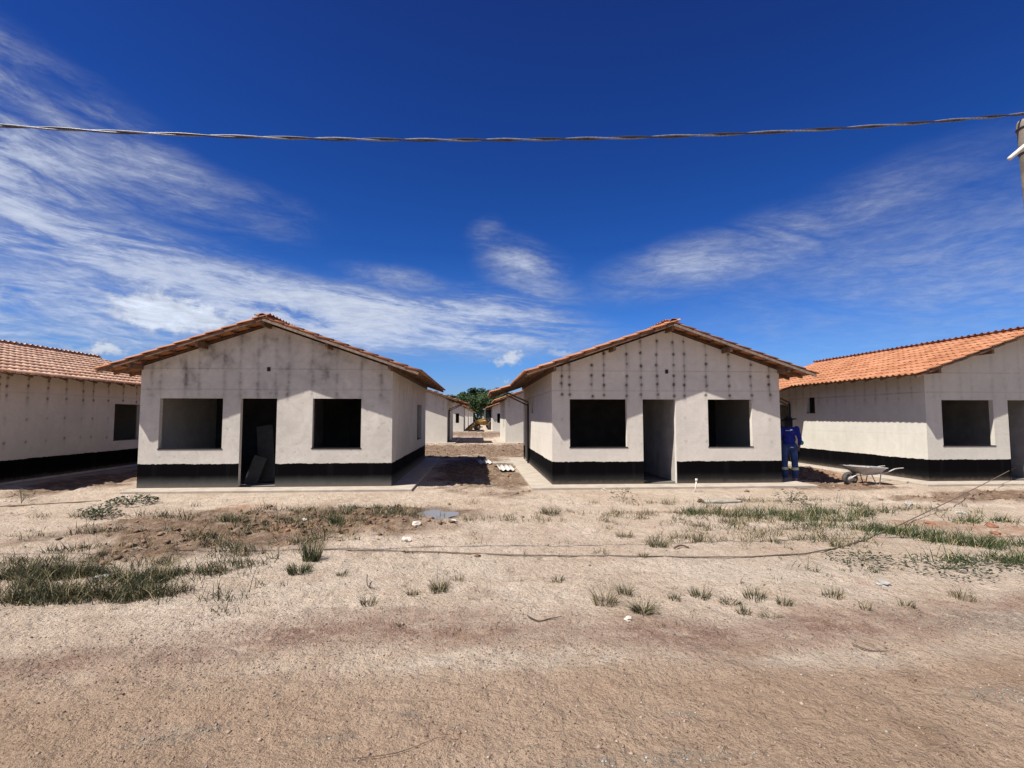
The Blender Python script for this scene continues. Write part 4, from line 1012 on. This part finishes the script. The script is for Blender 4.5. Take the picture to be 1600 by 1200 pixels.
def grass_field(name, n, region, patches, m, h=(.03, .14), seed=0, width=.006, ns=3., lean=(.2, 1.3), clump=.10, segs=2, gate=.45):
    g = np.random.default_rng(seed); nc = n // 9
    x = g.uniform(region[0], region[1], nc); y = g.uniform(region[2], region[3], nc)
    k = g.random(nc) < msum(patches, x, y, .5, ns, seed + 20) * (.05 + .95 * sstep(fbm(x * 3.6, y * 3.6, 3, seed), gate, gate + .15)) * .7; k &= slabdist(x, y) > .4
    x, y = x[k], y[k]; cs = g.uniform(.35, 1.15, len(x))
    x = np.repeat(x, 9) + g.normal(0, clump * .5, len(x) * 9); y = np.repeat(y, 9) + g.normal(0, clump * .5, len(y) * 9); cs = np.repeat(cs, 9)
    n = len(x); V = blades(g, x, y, g.uniform(*h, n) * cs, g.uniform(*lean, n), width * g.uniform(.7, 1.3, n), segs)
    o = link(name, blade_mesh(name, V, g, segs), None, M[m]); tag(o, kind='stuff'); return o
LM = [(-4.3, 6.05, .5, .14, 10), (-4.05, 5.30, .95, .26, 8), (-3.35, 5.75, .75, .35, 25), (-3.3, 5.35, .6, .25, 20), (-4.6, 6.1, .8, .25, 0), (-3.9, 6.45, .5, .14, 10), (-4.9, 5.5, .6, .4, 0)]
tag(grass_field('grass_mat', 105000, (-6, -2.2, 4.8, 7), LM, 'grass', (.06, .30), 1, .007, ns=5.5, gate=.43), 'tangled olive grass mat on the sand at the left', 'grass')
LM2 = [(-3.9, 7.9, .9, .45, 10), (-3.1, 7.2, .7, .6, -30), (-2.7, 6.4, .5, .3, 0), (-4.9, 7.3, 1.3, .18, 5), (-5.6, 8.3, 1.6, .12, 8), (-3.0, 8.9, 1.8, .5, 0), (-1.9, 9.2, 1.2, .5, 0), (-2.6, 9.8, 1.6, .3, 0), (-5.4, 6.7, 1.6, .15, 0), (-6.6, 9.6, 1.2, .18, 5), (-6.8, 5.9, 1.6, .3, 0), (-3.4, 8.3, 1.6, .35, 8), (-4.3, 9.3, 1.2, .25, 0), (-2.2, 7.6, .6, .4, -20)]
tag(grass_field('soil_weeds', 80000, (-9, -.6, 5.5, 10.6), LM2, 'grass', (.04, .22), 2, .009, gate=.40), 'straggling weeds over the brown soil before the smudged house', 'weeds')
RM = [(6.1, 7.4, 1.2, .45, -25), (7.0, 6.6, 1.3, .42, -30), (5.6, 8.5, 1.1, .25, -10), (5.0, 9.0, 1.5, .35, -6), (6.4, 8.9, .9, .3, 0), (7.9, 6.2, 1., .35, -10), (8.4, 8.0, .8, .2, 0), (6.6, 5.9, 1.0, .22, 0)]
tag(grass_field('green_grass', 100000, (3.5, 9.5, 5.2, 10), RM, 'grassg', (.08, .30), 3, .009, gate=.34), 'low green grass swathe on the sand before the rightmost house', 'grass')
RM2 = [(3.7, 8.5, 1.7, .7, -5), (2.0, 9.2, 1.3, .25, -4), (4.2, 7.6, 1.4, .5, 0), (3.2, 7.2, 1.2, .4, 0), (5.1, 7.0, .9, .4, 0), (7.5, 9.2, 1.6, .25, 0), (5.8, 10.3, 2, .2, 0), (.5, 8.7, .9, .25, 0), (3.0, 10.2, 1.6, .2, 0)]
tag(grass_field('thin_weeds', 62000, (-.5, 9.5, 6.3, 10.8), RM2, 'grassd', (.04, .20), 4, .008, gate=.41), 'thin dry weeds over the pale sand before the tied house', 'weeds')
SP = [(0, 6.5, 9, 3.6, 0)]
tag(grass_field('sparse_weeds', 17000, (-9, 9, 4.2, 11.6), SP, 'grass', (.02, .08), 5, .006, .8, clump=.05), 'tiny weeds scattered thinly over the whole sandy strip', 'weeds')

# leafy weeds with broad leaves
M['leaf'] = simple('weed_leaf', (.030, .044, .016), .4, 30., .7)
def leafy(x, y, r_, h, n, label, seed, m='leaf', ls=.045):
    g = random.Random(seed); q = B()
    for i in range(n):
        a = g.uniform(0, 6.28); rr = r_ * math.sqrt(g.random()); px, py = rr * math.cos(a), rr * math.sin(a); pz = h * g.uniform(.15, 1) * (1 - .6 * rr / r_)
        d_ = Vector((math.cos(a + g.gauss(0, .8)), math.sin(a + g.gauss(0, .8)), g.uniform(-.2, .5))).normalized(); s_ = d_.cross(Vector((0, 0, 1))).normalized(); l = ls * g.uniform(.6, 1.3); c = Vector((px, py, pz))
        up = Vector((0, 0, l * .15))
        q.add([c, c + d_ * l * .45 + s_ * l * .3 + up, c + d_ * l, c + d_ * l * .45 - s_ * l * .3 + up, c + d_ * l * .5 - up * .3], [(0, 4, 1), (1, 4, 2), (2, 4, 3), (3, 4, 0)])
    for i in range(max(3, n // 12)):
        a = g.uniform(0, 6.28); rr = r_ * .8 * math.sqrt(g.random()); q.tube([(0, 0, 0), (rr * .5 * math.cos(a), rr * .5 * math.sin(a), h * .5), (rr * math.cos(a), rr * math.sin(a), h * .7)], .0025, 4)
    o = q.obj('leafy_weed' if h > .13 else 'creeping_weeds', M[m]); o.location = (x, y, gz(x, y))
    if h > .13: tag(o, label, 'weed', 'leafy weeds')
    else: tag(o, label, 'weeds', kind='stuff')
    return o
leafy(-6.87, 10.9, .42, .24, 260, 'leafy weed clump on the sand at the foot of the smudged house, left corner', 1, ls=.07)
leafy(-9.2, 11.2, .22, .42, 60, 'small bare-stalked weed at the far left beyond the sand', 2, ls=.05)
leafy(-6.55, 9.6, .28, .20, 150, 'bushy weed left of the brown soil patch, nearer of two', 3, ls=.06)
leafy(-7.0, 10.1, .24, .16, 100, 'flatter weed left of the brown soil patch, farther of two', 4, ls=.06)
leafy(4.55, 5.95, .42, .10, 150, 'creeping leafy weed at the right below the green swathe, leftmost of four', 5)
leafy(5.2, 5.55, .45, .10, 180, 'creeping leafy weed with white speck, second of four at the right', 6)
leafy(5.75, 5.75, .30, .09, 100, 'creeping leafy weed at the right, third of four', 7)
leafy(6.25, 5.55, .38, .12, 150, 'dark creeping leafy weed at the right photo edge, last of four', 8)
leafy(3.0, 10.6, .30, .34, 60, 'upright twiggy weed before the slab of the middle-right house', 9, ls=.05)
leafy(6.3, 10.1, .36, .36, 110, 'tall twiggy weed on the sand right of the flattened sack', 10, ls=.055)

# ------------------------------------------------------------------ forest behind
def leafmat():
    m, t, bs = mat('forest_leaf', .8, .2)
    f = t.node('ShaderNodeAttribute', attribute_name='tint').outputs['Fac']; c = t.mix(f, (.014, .030, .012), (.048, .075, .026))
    t.l.new(c, bs.inputs['Base Color']); return m
M['fleaf'] = leafmat(); M['bark'] = simple('bark', (.10, .08, .06), .3, 2., .9)
def forest():
    g = np.random.default_rng(5); V = []; T = []
    tr = B()
    for i in range(230):
        x = g.uniform(-45, 60); 
        if i < 90: x = g.uniform(-16, 16)
        y = g.uniform(150, 176); hgt = (6.4 + 2.2 * fbm(np.array(x * .12), np.array(3.), 2, 3) * 1.6 + (y - 150) * .11) * g.uniform(.82, 1.08)
        rad = g.uniform(2.2, 3.8); tt = g.uniform(0, .6)
        for k in range(7):
            cx, cy = x + g.normal(0, rad * .55), y + g.normal(0, rad * .5); cz = hgt - rad * .55 - abs(g.normal(0, rad * .5)) - (k > 4) * g.uniform(1, 3.5); rr = rad * g.uniform(.35, .62)
            n = 95; d_ = g.normal(0, 1, (n, 3)); d_ /= np.linalg.norm(d_, axis=1)[:, None]; c = np.array([cx, cy, cz]) + d_ * rr * g.uniform(.75, 1.12, (n, 1)) * np.array([1, 1, .75])
            e1 = np.cross(d_, g.normal(0, 1, (n, 3))); e1 /= np.linalg.norm(e1, axis=1)[:, None]; nn = d_ + g.normal(0, .45, (n, 3)); e2 = np.cross(nn, e1); e2 /= np.linalg.norm(e2, axis=1)[:, None]
            s_ = g.uniform(.18, .42, (n, 1)); V.append(np.stack([c - e1 * s_, c - e2 * s_ * .7, c + e1 * s_, c + e2 * s_ * .7], 1)); T.append(np.full(n * 4, 0.) + np.repeat(np.clip(tt + g.uniform(-.1, .4, n), 0, 1), 4))
        if i % 4 == 0: tr.tube([(x, y, -.3), (x + .2, y, hgt * .5), (x, y, hgt * .85)], [.2, .15, .06], 6)
    V = np.concatenate(V).reshape(-1, 3); F = np.arange(len(V)).reshape(-1, 4)
    me = npmesh('forest', V, F); fattr(me, 'tint', np.concatenate(T)); o = link('forest', me, None, M['fleaf']); tag(o, 'dense dark green woodland closing the end of the lane', 'trees', kind='stuff')
    o2 = tr.obj('forest_trunks', M['bark']); tag(o2, kind='stuff')
forest()
S.render.resolution_x = 1024; S.render.resolution_y = 768
